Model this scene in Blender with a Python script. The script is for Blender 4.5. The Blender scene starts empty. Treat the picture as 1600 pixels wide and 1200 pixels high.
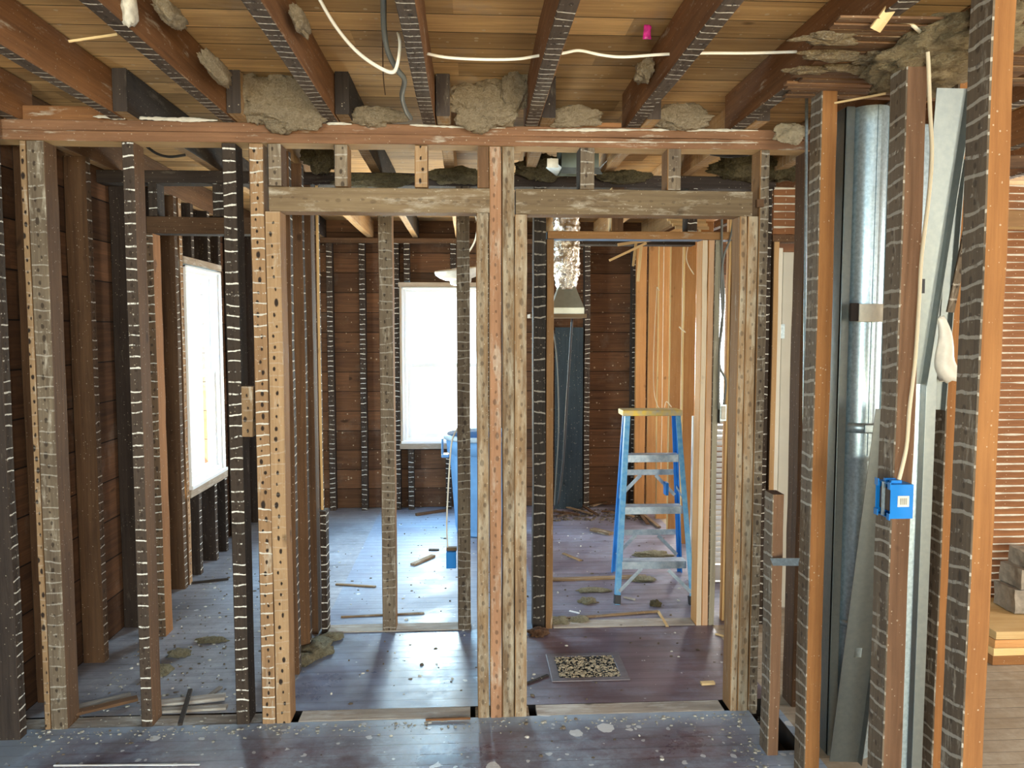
import bpy, bmesh, math, random
from math import sin, cos, tan, radians, pi
from mathutils import Vector, noise
random.seed(7)
SC = bpy.context.scene
COL = SC.collection

# ------------------------------------------------------------------ camera
YAW, PITCH, FPX = radians(3.1), radians(4.05), 1200.0
cam_d = bpy.data.cameras.new('camera'); cam = bpy.data.objects.new('camera', cam_d); COL.objects.link(cam)
cam.location = (0, 0, 1.6); cam.rotation_euler = (pi/2-PITCH, 0, -YAW)
cam_d.sensor_width = 36; cam_d.lens = 36*FPX/1600; cam_d.clip_start = .05
SC.camera = cam
# ------------------------------------------------------------------ view, world and daylight
SC.view_settings.view_transform = 'Standard'; SC.view_settings.look = 'None'
SC.view_settings.gamma = 1; SC.view_settings.use_curve_mapping = False
SC.view_settings.exposure = 1.32
wd = bpy.data.worlds.new('sky'); SC.world = wd; wd.use_nodes = True
wd.node_tree.nodes['Background'].inputs[0].default_value = (.86, .93, 1, 1)
wd.node_tree.nodes['Background'].inputs[1].default_value = 1.6
def area(name, loc, rot, w, h, power, color):
    l = bpy.data.lights.new(name, 'AREA'); l.shape = 'RECTANGLE'; l.size = w; l.size_y = h
    l.energy = power; l.color = color
    o = bpy.data.objects.new(name, l); COL.objects.link(o); o.location = loc; o.rotation_euler = rot
    return o
COOL, WARM = (.33, .71, 1.0), (1.0, .79, .40)
# each far window gets sky light slanting down and the light of the sunlit ground slanting up
def day(x, y, z, az, w, h, sky, ground, warm=WARM, cool=COOL):
    for p, tilt, c in ((sky, -radians(38), cool), (ground, radians(38), warm)):
        o = area('daylight', (x, y, z+(.22 if tilt < 0 else -.22)), (0, 0, 0), w, h, p, c)
        o.rotation_euler = (pi/2+tilt, 0, az)
day(-.24, 7.22, 1.285, pi, .9, 1.3, 68, 60)               # back window
day(2.32, 7.22, 1.285, pi, 1.0, 1.3, 30, 45, (1, .86, .66), (.9, .95, 1))
day(-2.20, 5.21, 1.30, -pi/2, .85, 1.3, 50, 50)           # left window
day(-.95, -2.78, 1.45, 0, 1.1, 1.4, 75, 90)               # windows behind the camera
day(1.05, -2.78, 1.45, 0, 1.1, 1.4, 65, 105, (1, .81, .45), (.60, .80, 1))
day(3.0, -2.78, 1.45, 0, 1.3, 1.4, 45, 60, (1, .81, .45), (.9, .95, 1))
day(5.16, 2.4, 1.45, pi/2, 1.3, 1.4, 26, 30, (1, .86, .66), (1, .95, .88))
day(5.16, 5.6, 1.45, pi/2, 1.2, 1.4, 55, 55, (1, .86, .66), (1, .95, .88))

# ------------------------------------------------------------------ pixels to world (real distances in metres)
_F = Vector((sin(YAW)*cos(PITCH), cos(YAW)*cos(PITCH), -sin(PITCH)))
_R = Vector((cos(YAW), -sin(YAW), 0)); _U = _R.cross(_F)
def ray(px, py): return _F+_R*((px-800)/FPX)+_U*((600-py)/FPX)
def at(px, py, D):
    r = ray(px, py); t = D/r.y; return Vector((r.x*t, D, 1.6+r.z*t))
def X(px, D, py=600): return at(px, py, D).x
def Z(py, D, px=800): return at(px, py, D).z
def G(px, py, z=0):
    r = ray(px, py); t = (z-1.6)/r.z; return Vector((r.x*t, r.y*t, z))

# ------------------------------------------------------------------ node helpers
class NT:
    def __init__(s, name):
        s.m = bpy.data.materials.new(name); s.m.use_nodes = True
        s.n = s.m.node_tree.nodes; s.l = s.m.node_tree.links
        s.b = s.n['Principled BSDF']
        s.b.inputs['Specular IOR Level'].default_value = .3
    def new(s, t, **k):
        x = s.n.new(t)
        for a, b in k.items(): setattr(x, a, b)
        return x
    def put(s, sock, v):
        if v is None: return
        if hasattr(v, 'is_output') or isinstance(v, bpy.types.NodeSocket): s.l.new(v, sock)
        elif isinstance(v, (tuple, list)) and len(v) == 3 and sock.type == 'RGBA': sock.default_value = (*v, 1)
        else: sock.default_value = v
    def M(s, op, a, b=None, c=None, clamp=False):
        x = s.new('ShaderNodeMath', operation=op, use_clamp=clamp)
        s.put(x.inputs[0], a); s.put(x.inputs[1], b); s.put(x.inputs[2], c)
        return x.outputs[0]
    def xyz(s, x, y, z=0.0):
        c = s.new('ShaderNodeCombineXYZ'); s.put(c.inputs[0], x); s.put(c.inputs[1], y); s.put(c.inputs[2], z)
        return c.outputs[0]
    def sep(s, v):
        c = s.new('ShaderNodeSeparateXYZ'); s.l.new(v, c.inputs[0]); return c.outputs
    def noise(s, vec, scale=1, detail=4, rough=.6, dist=0):
        x = s.new('ShaderNodeTexNoise'); s.l.new(vec, x.inputs['Vector'])
        x.inputs['Scale'].default_value = scale; x.inputs['Detail'].default_value = detail
        x.inputs['Roughness'].default_value = rough; x.inputs['Distortion'].default_value = dist
        return x.outputs[0]
    def ramp(s, f, lo, hi, a=0.0, b=1.0):
        x = s.new('ShaderNodeMapRange', clamp=True); s.put(x.inputs[0], f)
        x.inputs[1].default_value = lo; x.inputs[2].default_value = hi
        x.inputs[3].default_value = a; x.inputs[4].default_value = b
        return x.outputs[0]
    def mix(s, f, a, b):
        x = s.new('ShaderNodeMix', data_type='RGBA'); s.put(x.inputs[0], f); s.put(x.inputs[6], a); s.put(x.inputs[7], b)
        return x.outputs[2]
    def bump(s, h, strength=.4, dist=.01):
        x = s.new('ShaderNodeBump'); s.put(x.inputs['Height'], h)
        x.inputs['Strength'].default_value = strength; x.inputs['Distance'].default_value = dist
        s.l.new(x.outputs[0], s.b.inputs['Normal'])
    def out(s, col=None, rough=None, metal=None):
        s.put(s.b.inputs['Base Color'], col); s.put(s.b.inputs['Roughness'], rough); s.put(s.b.inputs['Metallic'], metal)
        return s.m
    def rand(s): return s.new('ShaderNodeObjectInfo').outputs['Random']
    def uv(s): return s.sep(s.new('ShaderNodeTexCoord').outputs['UV'])
    def obj(s): return s.new('ShaderNodeTexCoord').outputs['Object']

MATS = {}
def wood(name, c1, c2, tick=0.0, holes=0.0, pale=0.0, tickcol=(.62, .60, .54), rough=.85, palecol=(.50, .46, .38), pitch=.043, slope=0.0, thin=.84):
    """sawn timber: u across, v along, in metres; tick = plaster lines left between the laths, holes = nail holes"""
    if name in MATS: return MATS[name]
    t = NT(name); uv = t.uv(); u, v = uv[0], uv[1]
    r = t.rand(); r50 = t.M('MULTIPLY', r, 53.0)
    g = t.noise(t.xyz(t.M('MULTIPLY', u, 70), t.M('MULTIPLY', v, 2.2), r50), 1, 5, .65, .6)
    big = t.noise(t.xyz(t.M('MULTIPLY', u, 9), t.M('MULTIPLY', v, 2.6), r50), 1, 5, .65)
    fine = t.noise(t.xyz(t.M('MULTIPLY', u, 160), t.M('MULTIPLY', v, 60), r50), 1, 3, .6)
    k = t.M('ADD', t.M('MULTIPLY', g, .55), t.M('MULTIPLY', big, .45))
    col = t.mix(t.ramp(k, .36, .64), c2, c1)
    # each timber a little lighter or darker than the next
    hsv = t.new('ShaderNodeHueSaturation'); t.l.new(col, hsv.inputs['Color'])
    t.l.new(t.ramp(r, 0, 1, .78, 1.28), hsv.inputs['Value']); hsv.inputs['Saturation'].default_value = 1.0
    col = hsv.outputs[0]
    if pale > 0:
        pm = t.ramp(t.noise(t.xyz(t.M('MULTIPLY', u, 26), t.M('MULTIPLY', v, 5), t.M('ADD', r50, 9)), 1, 6, .7), .62-.2*pale, .72, 0, .8)
        col = t.mix(pm, col, palecol)
    # dark knots and stains
    kn = t.ramp(t.noise(t.xyz(t.M('MULTIPLY', u, 14), t.M('MULTIPLY', v, 8), t.M('ADD', r50, 21)), 1, 2, .5), .70, .78, 0, .65)
    col = t.mix(kn, col, tuple(.35*x for x in c2))
    vo = t.new('ShaderNodeTexVoronoi'); t.l.new(t.xyz(u, v, r50), vo.inputs['Vector']); vo.inputs['Scale'].default_value = 120
    cs = t.sep(vo.outputs['Color'])
    sp = t.M('LESS_THAN', vo.outputs['Distance'], t.M('MULTIPLY', t.M('POWER', cs[0], 9), .34))
    col = t.mix(t.M('MULTIPLY', sp, .5), col, (.50, .44, .34))
    h = t.M('ADD', t.M('MULTIPLY', g, .6), t.M('MULTIPLY', fine, .4))
    if holes > 0:
        vv = t.M('ADD', t.M('ADD', t.M('DIVIDE', v, pitch*1.05), t.M('MULTIPLY', r, 5)), t.M('MULTIPLY', t.noise(t.xyz(v, r50), 9, 1, .5), .9))
        cell = t.M('FLOOR', vv)
        wn = t.new('ShaderNodeTexWhiteNoise', noise_dimensions='2D'); t.l.new(t.xyz(cell, r50), wn.inputs['Vector'])
        uo = t.M('MULTIPLY', t.M('SUBTRACT', wn.outputs[0], .5), .016)
        du = t.M('DIVIDE', t.M('ABSOLUTE', t.M('SUBTRACT', u, uo)), .0054)
        dv = t.M('DIVIDE', t.M('ABSOLUTE', t.M('SUBTRACT', t.M('FRACT', vv), .5)), .20)
        d = t.M('ADD', t.M('ADD', t.M('POWER', du, 2), t.M('POWER', dv, 2)), t.M('MULTIPLY', t.M('SUBTRACT', fine, .5), 2.0))
        cw = t.sep(wn.outputs['Color'])
        hm = t.M('MULTIPLY', t.ramp(t.M('MULTIPLY', d, t.ramp(cw[1], 0, 1, .45, 2.6)), .6, 1.5, 1, 0), holes)
        col = t.mix(hm, col, (.025, .016, .012))
        h = t.M('SUBTRACT', h, t.M('MULTIPLY', hm, .8))
    if tick > 0:
        wob = t.noise(t.xyz(t.M('MULTIPLY', u, 10), t.M('MULTIPLY', v, 7), r50), 1, 2, .5)
        vv = t.M('ADD', t.M('ADD', t.M('DIVIDE', v, pitch), t.M('MULTIPLY', r, 9)), t.M('MULTIPLY', wob, .9))
        if slope: vv = t.M('ADD', vv, t.M('MULTIPLY', u, slope))
        tri = t.M('MULTIPLY', t.M('ABSOLUTE', t.M('SUBTRACT', t.M('FRACT', vv), .5)), 2)
        thk = t.noise(t.xyz(t.M('MULTIPLY', u, 90), t.M('MULTIPLY', v, 30), r50), 1, 4, .7)
        line = t.ramp(t.M('ADD', tri, t.M('MULTIPLY', t.M('SUBTRACT', thk, .5), .28)), thin, thin+.06)
        cell = t.M('FLOOR', t.M('ADD', vv, .5))
        wn = t.new('ShaderNodeTexWhiteNoise', noise_dimensions='2D'); t.l.new(t.xyz(cell, r50), wn.inputs['Vector'])
        br = t.noise(t.xyz(t.M('MULTIPLY', u, 60), t.M('MULTIPLY', v, 24), t.M('ADD', r50, 3)), 1, 3, .7)
        gap = t.ramp(t.M('ADD', br, t.M('MULTIPLY', wn.outputs[0], .42)), .56, .70)
        tm = t.M('MULTIPLY', t.M('MULTIPLY', line, gap), tick)
        col = t.mix(tm, col, tickcol)
        h = t.M('ADD', h, t.M('MULTIPLY', tm, 1.2))
    t.bump(h, .6, .004)
    MATS[name] = t.out(col, rough)
    return MATS[name]

def plain(name, c, rough=.6, metal=0.0, var=.12, scale=20, bump=0.0, c2=None):
    if name in MATS: return MATS[name]
    t = NT(name); n = t.noise(t.obj(), scale, 5, .6)
    col = t.mix(t.ramp(n, .35, .65), c2 or tuple(x*(1-var*2) for x in c), c)
    if bump: t.bump(n, bump, .01)
    MATS[name] = t.out(col, rough, metal); return MATS[name]

# old framing
W_DARKTICK = wood('dark_timber_plaster_lines', (.060, .043, .032), (.030, .022, .018), tick=.95, holes=.6, tickcol=(.76, .75, .70))
W_DARK = wood('dark_timber', (.050, .037, .030), (.024, .018, .016), pale=.1, palecol=(.14, .12, .10))
W_BROWN = wood('brown_timber', (.140, .076, .038), (.070, .037, .020))
W_BROWNTICK = wood('brown_timber_plaster_lines', (.135, .085, .050), (.070, .042, .026), tick=.9, holes=.7)
W_RED = wood('reddish_timber', (.225, .105, .042), (.115, .052, .022), pale=.12)
W_TAN = wood('tan_timber_nail_holes', (.340, .225, .125), (.215, .135, .072), holes=1, pale=.3, tick=.15)
W_TANTICK = wood('tan_timber_plaster_lines', (.350, .220, .118), (.215, .125, .065), holes=1, tick=1, pale=.2)
W_MOTT = wood('mottled_timber', (.270, .180, .100), (.120, .078, .046), holes=.45, pale=.95, tick=0, palecol=(.46, .43, .34))
W_GREY = wood('grey_timber', (.190, .150, .105), (.085, .062, .044), holes=.75, pale=.35, tick=.35)
W_GREYHEAD = wood('grey_timber_plaster_smears', (.225, .165, .098), (.125, .085, .050), pale=.45, holes=.3)
W_TANSIDE = wood('tan_timber', (.300, .170, .075), (.185, .098, .042), pale=.15)
W_ORANGE = wood('orange_sawn_timber', (.310, .142, .048), (.205, .086, .028))
W_GREYTICK = wood('grey_timber_wide_plaster_lines', (.190, .145, .100), (.100, .076, .055), tick=.6, holes=.5, pale=.3, slope=1.5, thin=.76, tickcol=(.52, .50, .44))
W_NEWEDGE = wood('new_pine_edge', (.74, .53, .26), (.60, .38, .16), rough=.7)
W_NEW = wood('new_pine', (.56, .30, .115), (.42, .20, .07), rough=.7)
W_SPLINT = wood('raw_split_wood', (.60, .45, .24), (.42, .28, .13), rough=.8)
W_SCRAP = wood('scrap_lath', (.30, .20, .11), (.14, .09, .055), pale=.4, palecol=(.5, .48, .42))
W_SILL = wood('pale_dusty_board', (.36, .33, .29), (.20, .17, .15), pale=.6, palecol=(.55, .56, .55))
PLASTER = plain('lime_plaster', (.62, .58, .49), .95, 0, .12, 35, .5)
WHITE = plain('white_vinyl', (.80, .83, .86), .35, 0, .03, 5)
BLUEFG = plain('blue_fibreglass', (.060, .27, .56), .5, 0, .2, 30, 0, (.16, .38, .60))
STEEL = plain('galvanised_steel', (.52, .64, .70), .36, .75, .1, 90, 0, (.36, .46, .52))
DULL = plain('dull_galvanised_sheet', (.23, .255, .25), .42, .75, .1, 60, 0, (.20, .225, .23))
ROMEX = plain('cream_cable', (.72, .62, .44), .5, 0, .05, 8)
WIREW = plain('white_cable', (.80, .76, .66), .5, 0, .05, 8)
GREYC = plain('grey_cable', (.16, .17, .16), .55, 0, .1, 8)
BLACKC = plain('black_cable', (.03, .03, .035), .5, 0, .1, 8)
BLUEBOX = plain('bright_blue_plastic', (.008, .20, .62), .45, 0, .05, 8)

# ------------------------------------------------------------------ mesh helpers
def link(name, me, mats, parent=None, loc=None):
    o = bpy.data.objects.new(name, me); COL.objects.link(o)
    for m in (mats if isinstance(mats, (list, tuple)) else [mats]): me.materials.append(m)
    if loc is not None: o.location = loc
    if parent: o.parent = parent
    return o
def tag(o, label=None, cat=None, group=None, kind=None):
    if label: o['label'] = label
    if cat: o['category'] = cat
    if group: o['group'] = group
    if kind: o['kind'] = kind
    return o
def thing(name, label, cat, loc=(0, 0, 0), rz=0, group=None):
    o = bpy.data.objects.new(name, None); COL.objects.link(o); o.location = loc; o.rotation_euler = (0, 0, rz)
    o.empty_display_size = .1
    return tag(o, label, cat, group)
def from_pydata(vs, fs, uvs=None, mi=None, smooth=False):
    me = bpy.data.meshes.new('m'); me.from_pydata(vs, [], fs)
    if uvs:
        l = me.uv_layers.new(name='UVMap'); k = 0
        for f in uvs:
            for c in f: l.data[k].uv = c; k += 1
    if mi: me.polygons.foreach_set('material_index', mi)
    if smooth: me.polygons.foreach_set('use_smooth', [True]*len(me.polygons))
    me.update(); return me

def timber(name, p0, p1, w, d, mats, label=None, cat=None, group=None, facing=(0, -1, 0), parent=None, jit=.0016, step=.12, bev=.003, kind=None, cap=None):
    """a board from p0 to p1 (centre line), w wide across its front, d deep; mats = front or [front, right, back, left]"""
    p0, p1 = Vector(p0), Vector(p1); a = (p1-p0); L = a.length; a.normalize()
    n = Vector(facing); n = (n-a*n.dot(a)).normalized(); r = a.cross(n)
    if not isinstance(mats, (list, tuple)): mats = [mats]*4
    um = []; idx = []
    for m in mats:
        if m not in um: um.append(m)
        idx.append(um.index(m))
    if cap:
        if cap not in um: um.append(cap)
        ci = um.index(cap)
    else: ci = idx[1]
    N = max(1, int(L/step)); hw, hd = w/2, d/2; b = min(bev, hw*.4, hd*.4)
    prof = [(-hw+b, hd), (hw-b, hd), (hw, hd-b), (hw, -hd+b), (hw-b, -hd), (-hw+b, -hd), (-hw, -hd+b), (-hw, hd-b)]
    vs = []; sd = random.random()*100
    for i in range(N+1):
        s = L*i/N
        ox = noise.noise((s*1.7, sd, 0))*jit*2; oy = noise.noise((s*1.7, sd, 9))*jit*2
        for k, (x, y) in enumerate(prof):
            e = noise.noise((s*9, sd+k//2*3.1, 4))*jit
            vs.append(a*s + r*(x+ox+(e if x > 0 else -e)) + n*(y+oy+(e if y > 0 else -e)))
    fs, uvs, mi = [], [], []
    side = [0, 0, 1, 1, 2, 2, 3, 3]
    for i in range(N):
        v0, v1 = L*i/N, L*(i+1)/N
        for k in range(8):
            k2 = (k+1) % 8
            fs.append((i*8+k, i*8+k2, (i+1)*8+k2, (i+1)*8+k))
            q = side[k]; A, B = prof[k], prof[k2]
            if k % 2 == 0:
                if q == 0: ua, ub = A[0], B[0]
                elif q == 1: ua, ub = -A[1], -B[1]
                elif q == 2: ua, ub = A[0], B[0]
                else: ua, ub = -A[1], -B[1]
            else: ua, ub = (hw, hw+b)
            o = q*.31 if q else 0
            if k % 2 == 0 and q: o = 0
            uvs.append([(ua, v0), (ub, v0), (ub, v1), (ua, v1)]); mi.append(idx[q])
    fs.append(tuple(range(7, -1, -1))); uvs.append([(prof[k][0], prof[k][1]) for k in range(7, -1, -1)]); mi.append(ci)
    fs.append(tuple(N*8+k for k in range(8))); uvs.append([(prof[k][0], prof[k][1]) for k in range(8)]); mi.append(ci)
    me = from_pydata(vs, fs, uvs, mi)
    o = link(name, me, um, parent, p0)
    if label: tag(o, label, cat, group)
    if kind: tag(o, kind=kind)
    return o

class MB:
    def __init__(s): s.v = []; s.f = []
    def box(s, x0, x1, y0, y1, z0, z1):
        n = len(s.v)
        s.v += [(x0, y0, z0), (x1, y0, z0), (x1, y1, z0), (x0, y1, z0), (x0, y0, z1), (x1, y0, z1), (x1, y1, z1), (x0, y1, z1)]
        s.f += [tuple(n+i for i in q) for q in ((0, 3, 2, 1), (4, 5, 6, 7), (0, 1, 5, 4), (1, 2, 6, 5), (2, 3, 7, 6), (3, 0, 4, 7))]
        return s
    def bar(s, p, q, w, d, up=(0, 0, 1)):
        p, q = Vector(p), Vector(q); a = (q-p).normalized(); u = Vector(up); u = (u-a*u.dot(a)).normalized(); r = a.cross(u)
        n = len(s.v)
        for e in (p, q):
            for i, j in ((-1, -1), (1, -1), (1, 1), (-1, 1)): s.v.append(tuple(e+r*(i*w/2)+u*(j*d/2)))
        s.f += [tuple(n+i for i in k) for k in ((0, 3, 2, 1), (4, 5, 6, 7), (0, 1, 5, 4), (1, 2, 6, 5), (2, 3, 7, 6), (3, 0, 4, 7))]
        return s
    def cyl(s, c, r, z0, z1, n=24, r2=None):
        b = len(s.v); r2 = r if r2 is None else r2
        for z, q in ((z0, r), (z1, r2)):
            for i in range(n): s.v.append((c[0]+q*cos(2*pi*i/n), c[1]+q*sin(2*pi*i/n), z))
        for i in range(n): s.f.append((b+i, b+(i+1) % n, b+n+(i+1) % n, b+n+i))
        s.f.append(tuple(b+i for i in range(n-1, -1, -1))); s.f.append(tuple(b+n+i for i in range(n)))
        return s
    def quadstrip(s, rows):
        n = len(s.v); m = len(rows[0])
        for r in rows: s.v += [tuple(p) for p in r]
        for i in range(len(rows)-1):
            for j in range(m-1): s.f.append((n+i*m+j, n+i*m+j+1, n+(i+1)*m+j+1, n+(i+1)*m+j))
        return s
    def build(s, name, mat, parent=None, loc=None, bevel=0, smooth=False, rot=None, kind=None, solid=0):
        o = link(name, from_pydata(s.v, s.f, smooth=smooth), mat, parent, loc)
        if rot: o.rotation_euler = rot
        if solid:
            m = o.modifiers.new('s', 'SOLIDIFY'); m.thickness = solid; m.offset = 0
        if bevel:
            m = o.modifiers.new('b', 'BEVEL'); m.width = bevel; m.segments = 2; m.limit_method = 'ANGLE'
        if kind: o['kind'] = kind
        return o

def lathe(name, prof, mat, parent=None, loc=None, n=40, wob=None):
    vs, fs = [], []
    for r, z in prof:
        for i in range(n):
            a = 2*pi*i/n; q = r if wob is None else r+wob(a, z)
            vs.append((q*cos(a), q*sin(a), z))
    for j in range(len(prof)-1):
        for i in range(n): fs.append((j*n+i, j*n+(i+1) % n, (j+1)*n+(i+1) % n, (j+1)*n+i))
    return link(name, from_pydata(vs, fs, smooth=True), mat, parent, loc)

def tube(name, pts, r, mat, label=None, cat=None, parent=None, n=8, sub=6, group=None, flat=1.0, rough=False):
    P = [Vector(p) for p in pts]; o0 = P[0].copy(); P = [p-o0 for p in P]
    Q = []
    for i in range(len(P)-1):
        a = P[max(i-1, 0)]; b = P[i]; c = P[i+1]; d = P[min(i+2, len(P)-1)]
        for k in range(sub):
            t = k/sub
            Q.append(.5*((2*b)+(c-a)*t+(2*a-5*b+4*c-d)*t*t+(3*b-a-3*c+d)*t**3))
    Q.append(P[-1]); vs, fs = [], []; up = Vector((.13, .31, .94)).normalized()
    for i, q in enumerate(Q):
        t = (Q[min(i+1, len(Q)-1)]-Q[max(i-1, 0)]).normalized()
        s = up-t*up.dot(t)
        if s.length < 1e-3: s = t.orthogonal()
        s.normalize(); up = s; w = t.cross(s); rr_ = r
        if rough: rr_ = r*min(1, .15+6*i/len(Q), .15+6*(len(Q)-1-i)/len(Q))*(1+.9*noise.noise(q*14+o0)+.6*noise.noise(q*60+o0))
        for k in range(n):
            a = 2*pi*k/n; vs.append(q+s*(rr_*cos(a))+w*(rr_*flat*sin(a)))
    for i in range(len(Q)-1):
        for k in range(n): fs.append((i*n+k, i*n+(k+1) % n, (i+1)*n+(k+1) % n, (i+1)*n+k))
    fs.append(tuple(range(n-1, -1, -1))); fs.append(tuple((len(Q)-1)*n+k for k in range(n)))
    o = link(name, from_pydata(vs, fs, smooth=True), mat, parent, o0)
    if label: tag(o, label, cat, group)
    return o

def clump(name, c, s, mat, label, seed=0, sub=4, cat='insulation', group=None, amp=.35, cut=None):
    bm = bmesh.new(); bmesh.ops.create_icosphere(bm, subdivisions=sub, radius=1)
    for v in bm.verts:
        p = v.co.copy()
        d = 1+amp*.8*noise.fractal(p*1.5+Vector((seed*7.3, 0, 0)), 1, 2, 2)+.14*abs(noise.noise(p*4+Vector((0, seed*3.1, 0))))+.10*noise.noise(p*9+Vector((seed, 0, 0)))+.09*noise.noise(p*19)+.07*noise.noise(p*38)
        v.co = Vector((p.x*s[0], p.y*s[1], p.z*s[2]))*d
        if cut is not None and v.co.z < cut-c[2]: v.co.z = cut-c[2]
    me = bpy.data.meshes.new('m'); bm.to_mesh(me); bm.free()
    me.polygons.foreach_set('use_smooth', [True]*len(me.polygons))
    o = link(name, me, mat, None, c)
    return tag(o, label, cat, group)

# ------------------------------------------------------------------ surfaces of the shell
def board_mat(name, c1, c2, axis, width, gapw=.02, along='x', rough=.85, pale=.0, knots=.7):
    """boards side by side along `axis`, grain along `along`, object space"""
    t = NT(name); p = t.sep(t.obj()); ix = {'x': 0, 'y': 1, 'z': 2}
    a = p[ix[axis]]; l = p[ix[along]]
    q = t.M('DIVIDE', a, width); row = t.M('FLOOR', q); fr = t.M('FRACT', q)
    wn = t.new('ShaderNodeTexWhiteNoise', noise_dimensions='1D'); t.l.new(row, wn.inputs['W'])
    seg = t.M('FLOOR', t.M('ADD', t.M('DIVIDE', l, 2.3), t.M('MULTIPLY', wn.outputs[0], 7)))
    wn2 = t.new('ShaderNodeTexWhiteNoise', noise_dimensions='2D'); t.l.new(t.xyz(row, seg), wn2.inputs['Vector'])
    rv = wn2.outputs[0]; r9 = t.M('MULTIPLY', rv, 90)
    g = t.noise(t.xyz(t.M('MULTIPLY', a, 42), t.M('MULTIPLY', l, 1.5), r9), 1, 6, .65, 1.0)
    big = t.noise(t.xyz(t.M('MULTIPLY', a, 5), t.M('MULTIPLY', l, 1.6), r9), 1, 4, .6)
    k = t.M('ADD', t.M('MULTIPLY', g, .6), t.M('MULTIPLY', big, .4))
    col = t.mix(t.ramp(k, .36, .64), c2, c1)
    hs = t.new('ShaderNodeHueSaturation'); t.l.new(col, hs.inputs['Color']); t.l.new(t.ramp(rv, 0, 1, .68, 1.3), hs.inputs['Value']); col = hs.outputs[0]
    kn = t.ramp(t.noise(t.xyz(t.M('MULTIPLY', a, 16), t.M('MULTIPLY', l, 6), t.M('ADD', r9, 4)), 1, 1, .4), .74, .80, 0, knots)
    col = t.mix(kn, col, tuple(.3*x for x in c2))
    if pale:
        pm = t.ramp(t.noise(t.obj(), 4, 6, .7), .56, .72, 0, pale); col = t.mix(pm, col, (.34, .31, .27))
    st = t.ramp(t.noise(t.xyz(t.M('MULTIPLY', a, 9), t.M('MULTIPLY', l, 2.2), 7.0), 1, 6, .7), .55, .74, 0, .55)
    col = t.mix(st, col, tuple(.55*x for x in c2))
    vo = t.new('ShaderNodeTexVoronoi'); t.l.new(t.obj(), vo.inputs['Vector']); vo.inputs['Scale'].default_value = 42
    cs = t.sep(vo.outputs['Color'])
    sp = t.M('LESS_THAN', vo.outputs['Distance'], t.M('MULTIPLY', t.M('POWER', cs[0], 8), .34))
    col = t.mix(t.M('MULTIPLY', sp, .5), col, (.62, .52, .36))
    gp = t.ramp(t.M('ABSOLUTE', t.M('SUBTRACT', fr, .5)), .5-gapw, .5-gapw*.4)
    col = t.mix(gp, col, (.008, .006, .005))
    t.bump(t.M('SUBTRACT', t.M('MULTIPLY', g, .35), gp), .6, .006)
    return t.out(col, rough)
DECK = board_mat('roof_deck_boards', (.60, .38, .165), (.30, .175, .072), 'y', .142, .022, 'x', pale=.35)
SHEATH = board_mat('old_sheathing_boards', (.150, .072, .034), (.060, .030, .017), 'z', .205, .02, 'y', pale=.18)
SHEATHX = board_mat('old_sheathing_boards_back', (.165, .078, .036), (.066, .032, .017), 'z', .175, .02, 'x', pale=.15)

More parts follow.
